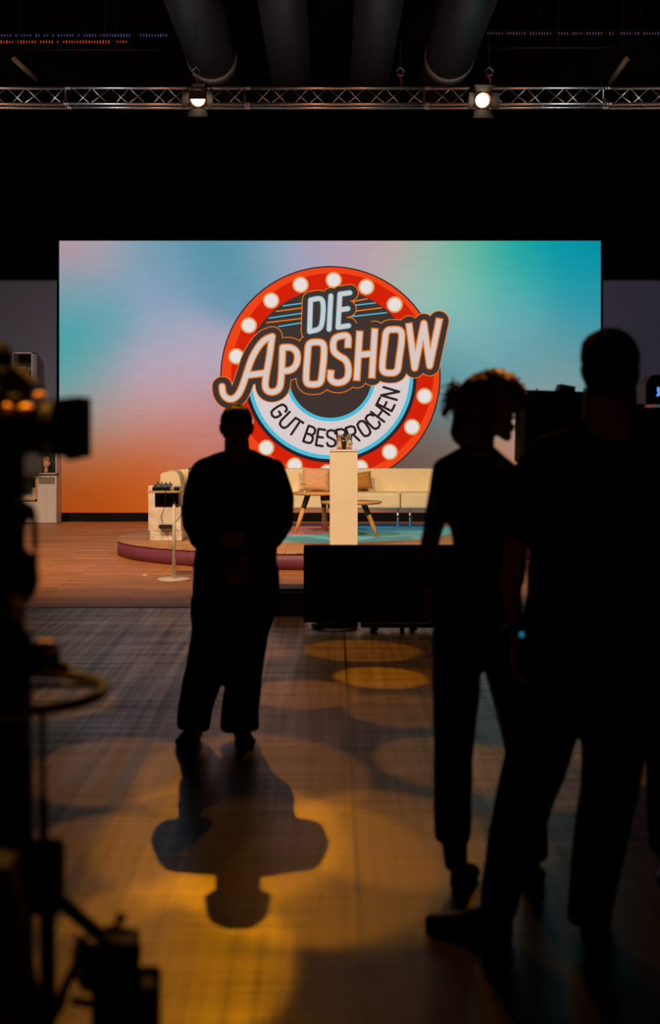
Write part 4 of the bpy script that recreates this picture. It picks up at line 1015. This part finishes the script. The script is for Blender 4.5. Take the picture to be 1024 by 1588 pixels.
jk = Bf.tub([(742, 716, .02, 32, .05), (739, 732, .02, 62, .08), (741, 770, 0, 62, .10), (744, 820, 0, 46, .095), (745, 848, 0, 42, .095), (742, 900, 0, 56, .115), (740, 945, 0, 63, .125)])
jk += Bf.limb([(722, 706, .02, 16), (692, 731, .02, 21)])+Bf.limb([(758, 706, .02, 18), (790, 736, .02, 20)])
jk += Bf.limb([(692, 733, .02, 21), (679, 790, .04, 17.5), (669, 845, .05, 15.5), (663, 900, .0, 14)])
jk += Bf.limb([(790, 738, .02, 20), (800, 790, .04, 17), (806, 850, .04, 15), (801, 900, -.02, 13.5)])
organic('jacket', jk, M['cloth_black'], WM, .008, 5, .006, 9)
tr = Bf.tub([(740, 930, 0, 62, .12), (738, 985, 0, 62, .125)])
tr += [[Bf.e(712, 980, 0, 38, .12, 22), Bf.e(709, 1090, 0, 36, .105, 12)], [Bf.e(709, 1090, 0, 36, .105, 12), Bf.e(704, 1180, 0, 32, .09, 12)], [Bf.e(704, 1180, 0, 32, .09, 12), Bf.e(704, 1302, .02, 28, .075, 8)], [Bf.e(706, 1300, .02, 20, .05, 8), Bf.e(708, 1345, .01, 19, .05, 8)]]
tr += [[Bf.e(768, 980, 0, 36, .12, 22), Bf.e(802, 1100, 0, 28, .10, 12)], [Bf.e(802, 1100, 0, 28, .10, 12), Bf.e(818, 1200, 0, 26, .09, 12)], [Bf.e(818, 1200, 0, 26, .09, 12), Bf.e(824, 1325, 0, 25, .075, 8)]]
organic('trousers', tr, M['cloth_navy'], WM, .008, 5, .008, 7)
hr = xf([[E((0, .035, .030), (.086, .076, .080)), E((0, -.02, .072), (.085, .070, .062))],
         [E((0, .035, -.01), (.086, .074, .07)), E((0, .055, -.085), (.080, .070, .050))],
         [E((0, .055, -.085), (.080, .070, .05)), E((0, .035, -.125), (.062, .06, .020))],
         [E((0, -.060, .085), (.06, .035, .036)), E((0, -.100, .055), (.055, .026, .028))],
         [E((0, -.100, .05), (.055, .026, .028)), E((.0, -.103, .020), (.045, .018, .022)), E((0, -.07, .03), (.05, .02, .03))],
         [E((.075, .0, -.02), (.016, .05, .06)), E((.07, .02, -.08), (.016, .04, .04))]], hc, RW)
ho = organic('hair', hr, M['hair_auburn'], WM, .007, 4, .004, 26)
bun = [[Bf.e(711, 611, .02, 11, .035, 13)], [Bf.e(706, 608, .02, 9, .03, 12), Bf.e(701, 624, .02, 6, .02, 10)], [Bf.e(720, 606, .02, 8, .03, 9), Bf.e(730, 610, .02, 8, .04, 12)], [Bf.e(701, 624, .02, 4.5, .014, 9), Bf.e(689, 640, .02, 4, .012, 8)]]
bo = organic('hair_bun', bun, M['hair_auburn'], WM, .005, 2, .006, 40)
b_ = B(); rr_ = random.Random(3)
for i in range(70):
    a0_ = Bf.p(708+rr_.uniform(-8, 12), 600+rr_.uniform(-8, 16), .02+rr_.uniform(-.03, .03)); dx = rr_.uniform(-24, -4); dz = rr_.uniform(0, 44)
    if i > 58: dx = rr_.uniform(-12, 4); dz = rr_.uniform(-16, -6)
    b_.tube(cr([a0_, a0_+Vector((dx*.5, rr_.uniform(-8, 8), -dz*.25))*Bf.k, a0_+Vector((dx, rr_.uniform(-10, 10), -dz))*Bf.k], 3), [.0022]*6+[.0008], 4)
for i in range(60):
    ang = rr_.uniform(-.9, 2.0); r0_ = 1.0
    px = 766+46*math.sin(ang*.8); py = 612-38*math.cos(ang*.8)
    a0_ = Bf.p(px, py, rr_.uniform(-.05, .05)); b_.tube([a0_, a0_+Vector((rr_.uniform(1, 6)*math.sin(ang), 0, rr_.uniform(1, 6)*math.cos(ang)))*Bf.k, a0_+Vector((rr_.uniform(2, 6)*math.sin(ang+.4), 0, rr_.uniform(1, 4)*math.cos(ang+.4)))*Bf.k], [.0018, .0015, .0006], 4)
st_ = obj('loose_strands', b_, M['hair_auburn'], WM); st_['kind'] = 'stuff'
shoe('shoe', (Bf.p(708, 0).x, 4.70, 0), (Bf.p(740, 0).x, 4.91, 0), M['shoe'], WM, .04, .07)
shoe('shoe', (Bf.p(822, 0).x, 4.66, 0), (Bf.p(840, 0).x, 4.90, 0), M['shoe'], WM, .04, .07)

# ---- tall man from behind, nearest
C_ = Fig(4.30)
TM = thing('person', 'tall person with short hair in dark t-shirt seen from behind at the right edge', 'person', (C_.p(880, 0).x, 4.30, 0))
hc = C_.p(945, 580); RT = Euler((0, 0, math.radians(174))).to_matrix()
body = xf(head_hulls(), hc, RT, 1.08)
body += C_.limb([(946, 612, -.01, 41), (946, 668, -.01, 44)])
body += C_.tub([(945, 690, -.01, 85, .07), (942, 740, 0, 98, .11), (938, 830, 0, 88, .11), (925, 920, 0, 82, .11), (912, 1000, 0, 86, .11), (908, 1060, 0, 80, .11)])
body += C_.limb([(842, 716, 0, 30), (806, 818, .02, 22), (792, 900, .0, 17), (797, 975, -.05, 12.5)])
body += xf(hand_hulls(1, .55, 0, 1.02), C_.p(798, 982, -.055), Euler((.15, 0, 1.35)).to_matrix())
body += C_.limb([(1046, 716, 0, 30), (1078, 820, .02, 22), (1072, 905, -.02, 17), (1060, 980, -.05, 12.5)])
body += xf(hand_hulls(-1, .55, 0, 1.02), C_.p(1060, 988, -.055), Euler((.15, 0, -1.35)).to_matrix())
body += C_.limb([(862, 1060, 0, 46), (826, 1215, -.02, 33), (778, 1400, 0, 18), (776, 1428, .0, 17)])
body += C_.limb([(956, 1060, 0, 46), (946, 1215, -.02, 33), (918, 1400, 0, 18), (918, 1428, 0, 17)])
organic('body', body, M['skin'], TM, .0048, 3)
ts = C_.tub([(946, 672, -.01, 46, .06), (946, 700, -.01, 88, .09), (944, 740, 0, 112, .125), (940, 830, 0, 116, .13), (930, 920, 0, 112, .13), (915, 1000, 0, 113, .135), (908, 1040, 0, 110, .135)])
ts += C_.limb([(905, 668, -.01, 20), (846, 706, 0, 30), (836, 730, 0, 36), (816, 800, .01, 32), (812, 815, .01, 31)])
ts += C_.limb([(985, 668, -.01, 20), (1044, 706, 0, 30), (1054, 730, 0, 36), (1074, 810, .01, 31)])
organic('t_shirt', ts, M['cloth_black'], TM, .009, 5, .010, 8)
tr = C_.tub([(908, 1030, 0, 108, .13), (906, 1075, 0, 106, .13)])
def leg(rows):
    return [[C_.e(*a_[:3], a_[3], a_[4], 10), C_.e(*b_[:3], b_[3], b_[4], 10)] for a_, b_ in zip(rows[:-1], rows[1:])]
tr += leg([(852, 1075, 0, 52, .125), (843, 1130, 0, 54, .12), (822, 1215, 0, 49, .11), (799, 1295, 0, 42, .10), (780, 1370, 0, 32, .095), (774, 1412, 0, 28, .09)])
tr += leg([(958, 1075, 0, 56, .125), (955, 1130, 0, 53, .12), (945, 1215, 0, 45, .11), (932, 1300, 0, 40, .10), (918, 1380, 0, 37, .095), (915, 1425, 0, 34, .09)])
organic('trousers', tr, M['cloth_navy'], TM, .009, 5, .010, 6)
hr = xf([[E((0, .026, .045), (.083, .096, .084)), E((0, -.015, .070), (.076, .070, .058))], [E((0, .05, .0), (.080, .066, .07)), E((0, .055, -.045), (.062, .045, .03))]], hc, RT, 1.08)
organic('hair', hr, M['hair_dark'], TM, .006, 3, .004, 40)
shoe('shoe', (C_.p(792, 0).x, 4.26, 0), (C_.p(792, 0).x-.25, 4.40, 0), M['shoe'], TM, .048, .085)
shoe('shoe', (C_.p(914, 0).x, 4.22, 0), (C_.p(942, 0).x, 4.48, 0), M['shoe'], TM, .048, .085)
wt = B(); wc = C_.p(797, 972, -.05)
pts = [wc+Vector((.040*math.cos(2*PI*i/24), .040*math.sin(2*PI*i/24), 0)) for i in range(24)]
wt = thing('wristwatch', 'dark wristwatch with a small glowing cyan face on the tall person\'s left wrist', 'watch', wc)
obj('strap', B().tube(pts, .007, 6, True), M['rubber'], wt)
wf = wc+Vector((.010, -.048, -.008)); obj('watch_case', B().box(wf, (.026, .012, .030), bev=.003), M['black'], wt)
obj('watch_face', B().box(wf+Vector((.0, -.007, 0)), (.012, .002, .014)), emis('watch_glow', (.02, .35, .5, 1), .5), wt)

# ---- fourth person, cut by the right edge of the frame
D_ = Fig(4.95)
FM = thing('person', 'person in dark clothes cut off by the right edge, one trouser leg in view', 'person', (D_.p(1068, 0).x, 4.95, 0))
hc = D_.p(1085, 600); RF = Euler((0, 0, math.radians(160))).to_matrix()
body = xf(head_hulls(), hc, RF, 1.0)
body += D_.limb([(1086, 640, 0, 26), (1086, 690, 0, 28)])
body += D_.tub([(1086, 712, 0, 66, .07), (1086, 760, 0, 76, .10), (1084, 850, 0, 66, .10), (1082, 930, 0, 66, .10), (1080, 1010, 0, 68, .10)])
for s_ in (-1, 1):
    body += D_.limb([(1086+s_*72, 730, 0, 22), (1086+s_*82, 830, .03, 17), (1086+s_*80, 930, -.03, 11)])
    body += xf(hand_hulls(-s_, .5, 0, .95), D_.p(1086+s_*80, 938, -.035), Euler((.15, 0, s_*-1.3)).to_matrix())
    body += D_.limb([(1080+s_*34, 1010, 0, 36), (1078+s_*38, 1160, 0, 26), (1070+s_*40, 1320, 0, 14)])
organic('body', body, M['skin'], FM, .006, 3)
sw = D_.tub([(1086, 700, 0, 40, .06), (1086, 724, 0, 78, .09), (1086, 780, 0, 84, .12), (1084, 860, 0, 78, .12), (1081, 990, 0, 82, .125)])
for s_ in (-1, 1): sw += D_.limb([(1086+s_*66, 728, 0, 26), (1086+s_*84, 830, .03, 21), (1086+s_*82, 915, -.03, 15)])
organic('sweater', sw, M['cloth_black'], FM, .010, 5, .008, 8)
tr = D_.tub([(1081, 975, 0, 82, .12), (1080, 1020, 0, 80, .12)])
for s_ in (-1, 1):
    tr += [[D_.e(1080+s_*36, 1020, 0, 42, .12, 12), D_.e(1076+s_*39, 1170, 0, 33, .10, 12)], [D_.e(1076+s_*39, 1170, 0, 33, .10, 12), D_.e(1072+s_*40, 1312, 0, 26, .08, 10)]]
organic('trousers', tr, M['cloth_navy'], FM, .010, 5, .008, 6)
organic('hair', xf([[E((0, .026, .045), (.083, .096, .084)), E((0, -.015, .070), (.076, .070, .058))], [E((0, .05, .0), (.080, .066, .07))]], hc, RF), M['hair_dark'], FM, .008, 3, .004, 40)
for s_ in (-1, 1): shoe('shoe', (D_.p(1072+s_*40, 0).x, 4.98, 0), (D_.p(1072+s_*52, 0).x, 4.72, 0), M['shoe'], FM)
# ------------------------------------------------------------ broadcast camera on a pedestal, out of focus at the left edge
YR = 2.6; k = YR/F
def R3(px, py, dy=0): v = W(px, py, YR); v.y += dy; return v
def bx(x0, x1, y0, y1, d0, d1, bev=.006):
    a, c = R3(x0, y0), R3(x1, y1); return B().box(((a.x+c.x)/2, YR+(d0+d1)/2, (a.z+c.z)/2), (c.x-a.x, d1-d0, a.z-c.z), bev=bev)
sc_t = thing('studio_camera', 'blurred black broadcast camera with lens hood at the left edge', 'camera', R3(20, 775))
obj('camera_body', bx(-150, 52, 612, 745, -.09, .09, .012), M['blackgloss'], sc_t)
hd = B(); prof_ = [(58, 640), (64, 624), (92, 622), (92, 704), (64, 706), (58, 690)]
lb = B(); a = R3(50, 664); c = R3(94, 664); lb.cyl(a, c, 38*k, 42*k, 28); ln = obj('lens', lb, M['blackgloss'], sc_t)
for px in (60, 70, 82): obj('focus_ring', B().cyl(R3(px, 664), R3(px+4, 664), 44*k, seg=28), M['rubber'], ln)
hb = B(); q0 = [R3(90, 634), R3(90, 696)]
def frust(b_, c0, c1, h0, w0, h1, w1, t):
    # open lens hood: four thick sides between two rectangles
    for sgn in (1, -1):
        for kind in (0, 1):
            if kind == 0: A_ = [c0+Vector((0, -w0, sgn*h0)), c0+Vector((0, w0, sgn*h0)), c1+Vector((0, w1, sgn*h1)), c1+Vector((0, -w1, sgn*h1))]; n_ = Vector((0, 0, sgn*t))
            else: A_ = [c0+Vector((0, sgn*w0, -h0)), c0+Vector((0, sgn*w0, h0)), c1+Vector((0, sgn*w1, h1)), c1+Vector((0, sgn*w1, -h1))]; n_ = Vector((0, sgn*t, 0))
            lo = [b_.bm.verts.new(p) for p in A_]; hi = [b_.bm.verts.new(p+n_) for p in A_]
            b_.bm.faces.new(lo); b_.bm.faces.new(hi[::-1])
            for i in range(4): b_.bm.faces.new((lo[i], lo[(i+1) % 4], hi[(i+1) % 4], hi[i]))
frust(hb, R3(90, 663), R3(131, 663), 40*k, 44*k, 44*k, 60*k, .004)
hdo = obj('lens_hood', hb, M['blackmatte'], sc_t)
obj('front_glass', B().cyl(R3(92, 664), R3(94, 664), 36*k, seg=28), M['lens'], ln)
obj('hood_flap', B().prism([(R3(108, 0).x, R3(0, 706).z), (R3(131, 0).x, R3(0, 706).z), (R3(114, 0).x, R3(0, 714).z)], YR-.06, YR+.06), M['blackmatte'], hdo)
b_ = B(); b_.tube(cr([R3(-30, 612), R3(-20, 585), R3(10, 578), R3(36, 590), R3(50, 614)]), .013, 10); obj('carry_handle', b_, M['blackgloss'], sc_t)
vf = obj('viewfinder', bx(-40, 22, 572, 616, -.14, -.02, .01), M['black'], sc_t)
b_ = B(); b_.prism([(R3(20, 0).x, R3(0, 576).z), (R3(24, 0).x, R3(0, 566).z), (R3(58, 0).x, R3(0, 594).z), (R3(60, 0).x, R3(0, 616).z), (R3(20, 0).x, R3(0, 616).z)], YR-.05, YR+.05); obj('top_unit', b_, M['black'], sc_t)
b_ = B(); b_.ball(R3(1, 560), (20*k, .03, 31*k), 20); b_.cyl(R3(1, 585), R3(1, 615), .012); obj('talkback_microphone', b_, M['blackmatte'], sc_t)
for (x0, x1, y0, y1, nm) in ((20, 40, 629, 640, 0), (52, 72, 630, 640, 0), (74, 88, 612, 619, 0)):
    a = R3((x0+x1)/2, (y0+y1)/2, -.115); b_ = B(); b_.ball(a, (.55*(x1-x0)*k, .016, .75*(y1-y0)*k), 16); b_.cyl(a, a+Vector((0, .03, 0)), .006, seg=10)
    o = obj('knob', b_, M['amber_glint'], sc_t); o['label'] = 'made-up knob, coloured amber as a glint'  # added pieces, their amber colour imitates glints
b_ = B(); b_.ball(R3(127, 621, .05), .0065, 10); o = obj('corner_glint', b_, M['amber_glint'], sc_t)  # added bead, coloured amber as a glint on the hood corner
obj('battery', bx(-240, -152, 620, 735, -.08, .08, .01), M['black'], sc_t)
b_ = bx(-20, 46, 746, 772, -.05, .05, .006); obj('base_plate', b_, M['black'], sc_t)

pd = thing('camera_pedestal', 'black camera pedestal column with steering ring at the left edge', 'pedestal', (R3(16, 0).x, YR, 0))
xc = R3(14, 0).x
cb_ = B(); cb_.cyl((xc, YR, .16), (xc, YR, R3(0, 980).z), .048, .042, 28); cb_.cyl((xc, YR, R3(0, 980).z), (xc, YR, R3(0, 812).z), .030, seg=24); obj('column', cb_, M['blackgloss'], pd)
obj('fluid_head', bx(-30, 34, 774, 828, -.06, .06, .012), M['black'], pd)
b_ = B(); b_.ball(R3(22, 895), (38*k, .06, 52*k), 24); o = obj('counterbalance', b_, M['blackgloss'], pd)
b_ = B(); b_.tube(cr([R3(30, 800), R3(44, 785), R3(52, 800), R3(54, 860), R3(50, 905), R3(30, 935)]), .0062, 8); obj('hose', b_, M['rubber'], pd)
b_ = B(); b_.tube(cr([R3(30, 790, -.03), R3(48, 788, -.03), R3(36, 812, -.03)]), .012, 10); obj('lock_lever', b_, M['black'], pd)
ZR = R3(0, 1073).z; RR = 146*k
pts = [(xc+math.cos(2*PI*i/64)*RR, YR+math.sin(2*PI*i/64)*RR*1.15, ZR) for i in range(64)]
rg_ = obj('steering_ring', B().tube(pts, .0105, 12, True), M['black'], pd)
for a_ in (20, 110, 200, 290):
    t_ = math.radians(a_); obj('spoke', B().cyl((xc+.04*math.cos(t_), YR+.04*math.sin(t_), ZR+.01), (xc+RR*math.cos(t_), YR+RR*1.15*math.sin(t_), ZR), .006, seg=10), M['black'], rg_)
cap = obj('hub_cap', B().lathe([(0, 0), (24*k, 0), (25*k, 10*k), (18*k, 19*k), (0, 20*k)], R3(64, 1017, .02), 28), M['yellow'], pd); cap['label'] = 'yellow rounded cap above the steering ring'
obj('cap_socket', B().cyl(R3(64, 1017, .02), R3(64, 1046, .02), 27*k, 23*k, 24), M['black'], pd)
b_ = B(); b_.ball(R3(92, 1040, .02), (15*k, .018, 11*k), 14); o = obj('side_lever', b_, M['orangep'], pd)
b_ = B(); b_.box((xc, YR, .13), (.30, .34, .07), bev=.02); obj('base', b_, M['black'], pd)
for a_ in (90, 210, 330):
    t_ = math.radians(a_); wx, wy = xc+.26*math.cos(t_), YR+.26*math.sin(t_)
    ar = obj('base_arm', B().cyl((xc, YR, .13), (wx, wy, .12), .035, seg=12), M['black'], pd)
    obj('wheel', B().cyl((wx-.025, wy, .062), (wx+.025, wy, .062), .06, seg=24), M['rubber'], ar)

# tripod-like column with clamp, strut and cable box in front
YP = 2.35
def P3(px, py, dy=0): v = W(px, py, YP); v.y += dy; return v
kp = YP/F
tp = thing('camera_support', 'blurred black stand with clamp and diagonal strut at the lower left', 'stand', (P3(72, 0).x, YP, 0))
z_at = lambda py: P3(0, py).z
obj('upper_rod', B().cyl(P3(66, 1100), P3(66, 1240), 5*kp, seg=12), M['blackmatte'], tp)
obj('middle_rod', B().cyl(P3(67, 1235), P3(68, 1330), 7.5*kp, seg=14), M['blackmatte'], tp)
b_ = B(); a = P3(66, 1350); b_.box(a, (62*kp, .07, 88*kp), bev=.012); b_.box(P3(74, 1395), (46*kp, .06, 40*kp), bev=.01); cl_ = obj('clamp', b_, M['blackmatte'], tp)
obj('clamp_knob', B().cyl(P3(88, 1318, -.02), P3(97, 1322, -.02), .010, seg=12), M['rubber'], cl_)
obj('lower_post', B().cyl(P3(74, 1400), (P3(74, 0).x, YP, .04), 12.5*kp, 14*kp, 18), M['blackmatte'], tp)
obj('diagonal_strut', B().cyl(P3(90, 1394), P3(168, 1462), 11.5*kp, 11*kp, 14), M['blackmatte'], tp)
b_ = B(); b_.box(P3(182, 1476), (60*kp, .07, 62*kp), Euler((0, .15, 0)), .01); b_.box(P3(162, 1500), (70*kp, .07, 60*kp), bev=.01); b_.box(P3(206, 1486), (22*kp, .06, 32*kp), bev=.006)
jb = obj('joint_block', b_, M['blackmatte'], tp)
obj('thumb_screw', B().cyl(P3(176, 1452), P3(186, 1424), 6*kp, 5*kp, 12), M['blackmatte'], jb)
obj('thumb_screw_head', B().cyl(P3(181, 1427), P3(193, 1420), 8*kp, seg=14), M['blackmatte'], jb)
b_ = B(); b_.box(P3(196, 1560), (100*kp, .09, 100*kp), bev=.01); b_.box(P3(222, 1533), (44*kp, .08, 26*kp), bev=.006); obj('foot_motor', b_, M['blackmatte'], tp)
obj('rear_brace', B().cyl(P3(135, 1462), P3(78, 1578), 7*kp, 8*kp, 12), M['blackmatte'], tp)
obj('cross_bar', B().cyl(P3(110, 1552), P3(160, 1560), 7*kp, seg=12), M['blackmatte'], tp)
b_ = B(); xx = P3(196, 0).x
for dx in (-.04, .0, .05): b_.cyl((xx+dx, YP, P3(0, 1600).z), (xx+dx*1.3, YP, .05), .014, seg=12)
b_.box((xx, YP, .03), (.2, .12, .056), bev=.01); obj('foot', b_, M['blackmatte'], tp)
b_ = B(); b_.cyl((P3(74, 0).x, YP, .03), (P3(20, 0).x-.3, YP-.1, .03), .018, seg=10); b_.cyl((P3(74, 0).x, YP, .03), (xx, YP, .03), .018, seg=10); obj('floor_bar', b_, M['blackmatte'], tp)
b_ = B(); b_.tube(cr([P3(118, 1450), P3(128, 1485), P3(104, 1520), P3(96, 1560), P3(70, 1600)]), .0055, 8); obj('hose', b_, M['rubber'], tp)
b_ = B(); b_.tube(cr([P3(140, 1455, .02), P3(112, 1480, .02), P3(120, 1530, .02), P3(150, 1545, .02)]), .0045, 8); obj('cable_loop', b_, M['rubber'], tp)
b_ = B(); b_.prism([(P3(-60, 0).x, z_at(1300)), (P3(30, 0).x, z_at(1320)), (P3(52, 0).x, z_at(1400)), (P3(36, 0).x, z_at(1440)), (P3(58, 0).x, z_at(1540)), (P3(62, 0).x, z_at(1588)), (P3(62, 0).x, .05), (P3(-60, 0).x, .05)], YP-.09, YP+.02)
o = obj('cover', b_, M['blackmatte'], tp)

# ------------------------------------------------------------ second camera with prompter, behind the tall person
YQ = 7.9; kq = YQ/F
def Q(px, py, dy=0): v = W(px, py, YQ); v.y += dy; return v
qc = thing('prompter_camera', 'black camera with teleprompter hood and lit viewfinder behind the tall person at the right', 'camera', Q(930, 740))
b_ = B()
lo = [Q(808, 606), Q(908, 609), Q(915, 740), Q(880, 760), Q(806, 716)]
b_.prism([(p.x, p.z) for p in lo], YQ-.20, YQ+.22); ho_ = obj('prompter_hood', b_, M['blackmatte'], qc)
b_ = B(); b_.prism([(p.x, p.z) for p in (Q(858, 607), Q(862, 597), (Q(884, 601)), Q(883, 609.5))], YQ-.19, YQ-.05); tb = obj('top_sensor', b_, M['black'], ho_)
obj('sensor_slot', B().box(Q(875.5, 606.6, -.192), (13*kq, .004, 2.2*kq)), M['blush'], tb)
for px in (827, 898.5): obj('stud', B().cyl(Q(px, 608, -.15), Q(px, 603.5, -.15), 1.3*kq, seg=10), M['black'], ho_)
obj('camera_body', B().box(Q(960, 672), (140*kq, .24, 80*kq), bev=.02), M['black'], qc)
b_ = B(); b_.prism([(p.x, p.z) for p in (Q(994, 595), Q(1004, 582.5), Q(1040, 582.5), Q(1040, 626.5), Q(994, 628))], YQ-.13, YQ+.05); vf2 = obj('viewfinder', b_, M['black'], qc)
b_ = B(); kk = -.134
for (x, y, w_, h_) in ((1012.8, 605, 3.2, 7), (1014, 612, 4.6, 3), (1011.8, 614, 3, 2.6), (1013.8, 608.5, 2, 4)): b_.box(Q(x, y, kk), (w_*kq, .004, h_*kq))
obj('status_display', b_, emis('viewfinder_glow', (.16, .28, .95, 1), 1.3), vf2)
obj('viewfinder_arm', B().cyl(Q(990, 632), Q(1000, 626), 4*kq, seg=12), M['black'], qc)
lz = B(); lz.cyl(Q(988, 651), Q(1019, 652), 11*kq, 9*kq, 24)
l2 = obj('zoom_lens', lz, mat('grey_brown_lens', (.10, .075, .06), .5), qc)
for px in (992, 1000, 1008): obj('lens_ring', B().cyl(Q(px, 651), Q(px+4, 651), 12.5*kq, seg=24), mat('lens_ring_grey', (.16, .13, .11), .5), l2)
qp = thing('camera_pedestal', 'black pedestal under the prompter camera, hidden behind the tall person', 'pedestal', (Q(950, 0).x, YQ, 0))
xq = Q(950, 0).x
obj('column', B().cyl((xq, YQ, .12), (xq, YQ, Q(0, 714).z), .06, .05, 24), M['black'], qp)
obj('head', B().box((xq, YQ, Q(0, 722).z), (.2, .18, 16*kq)), M['black'], qp)
obj('base', B().lathe([(0, .03), (.18, .03), (.2, .08), (.08, .14), (0, .14)], (xq, YQ, 0), 32), M['black'], qp)
for a_ in (30, 150, 270):
    t_ = math.radians(a_); wx, wy = xq+.14*math.cos(t_), YQ+.14*math.sin(t_); obj('wheel', B().cyl((wx-.012, wy, .025), (wx+.012, wy, .025), .024, seg=16), M['rubber'], qp)
cu = bpy.data.curves.new('lettering', 'FONT'); cu.body = 'Zeinberg'; cu.size = 9.5*kq; cu.extrude = .001; cu.align_x = 'CENTER'
to = bpy.data.objects.new('lettering', cu); COL.objects.link(to)
dg = bpy.context.evaluated_depsgraph_get(); tm = bpy.data.meshes.new_from_object(to.evaluated_get(dg)); bpy.data.objects.remove(to)
tb_ = bmesh.new(); tb_.from_mesh(tm); bmesh.ops.transform(tb_, matrix=Matrix.Translation(Q(843.5, 638, -.2025)) @ Euler((PI/2, math.radians(7), 0)).to_matrix().to_4x4() @ Matrix.Diagonal((.68, 1, 1, 1)), verts=tb_.verts[:])
obj('lettering', tb_, mat('faint_lettering', (.9, .82, .75), .6), ho_)
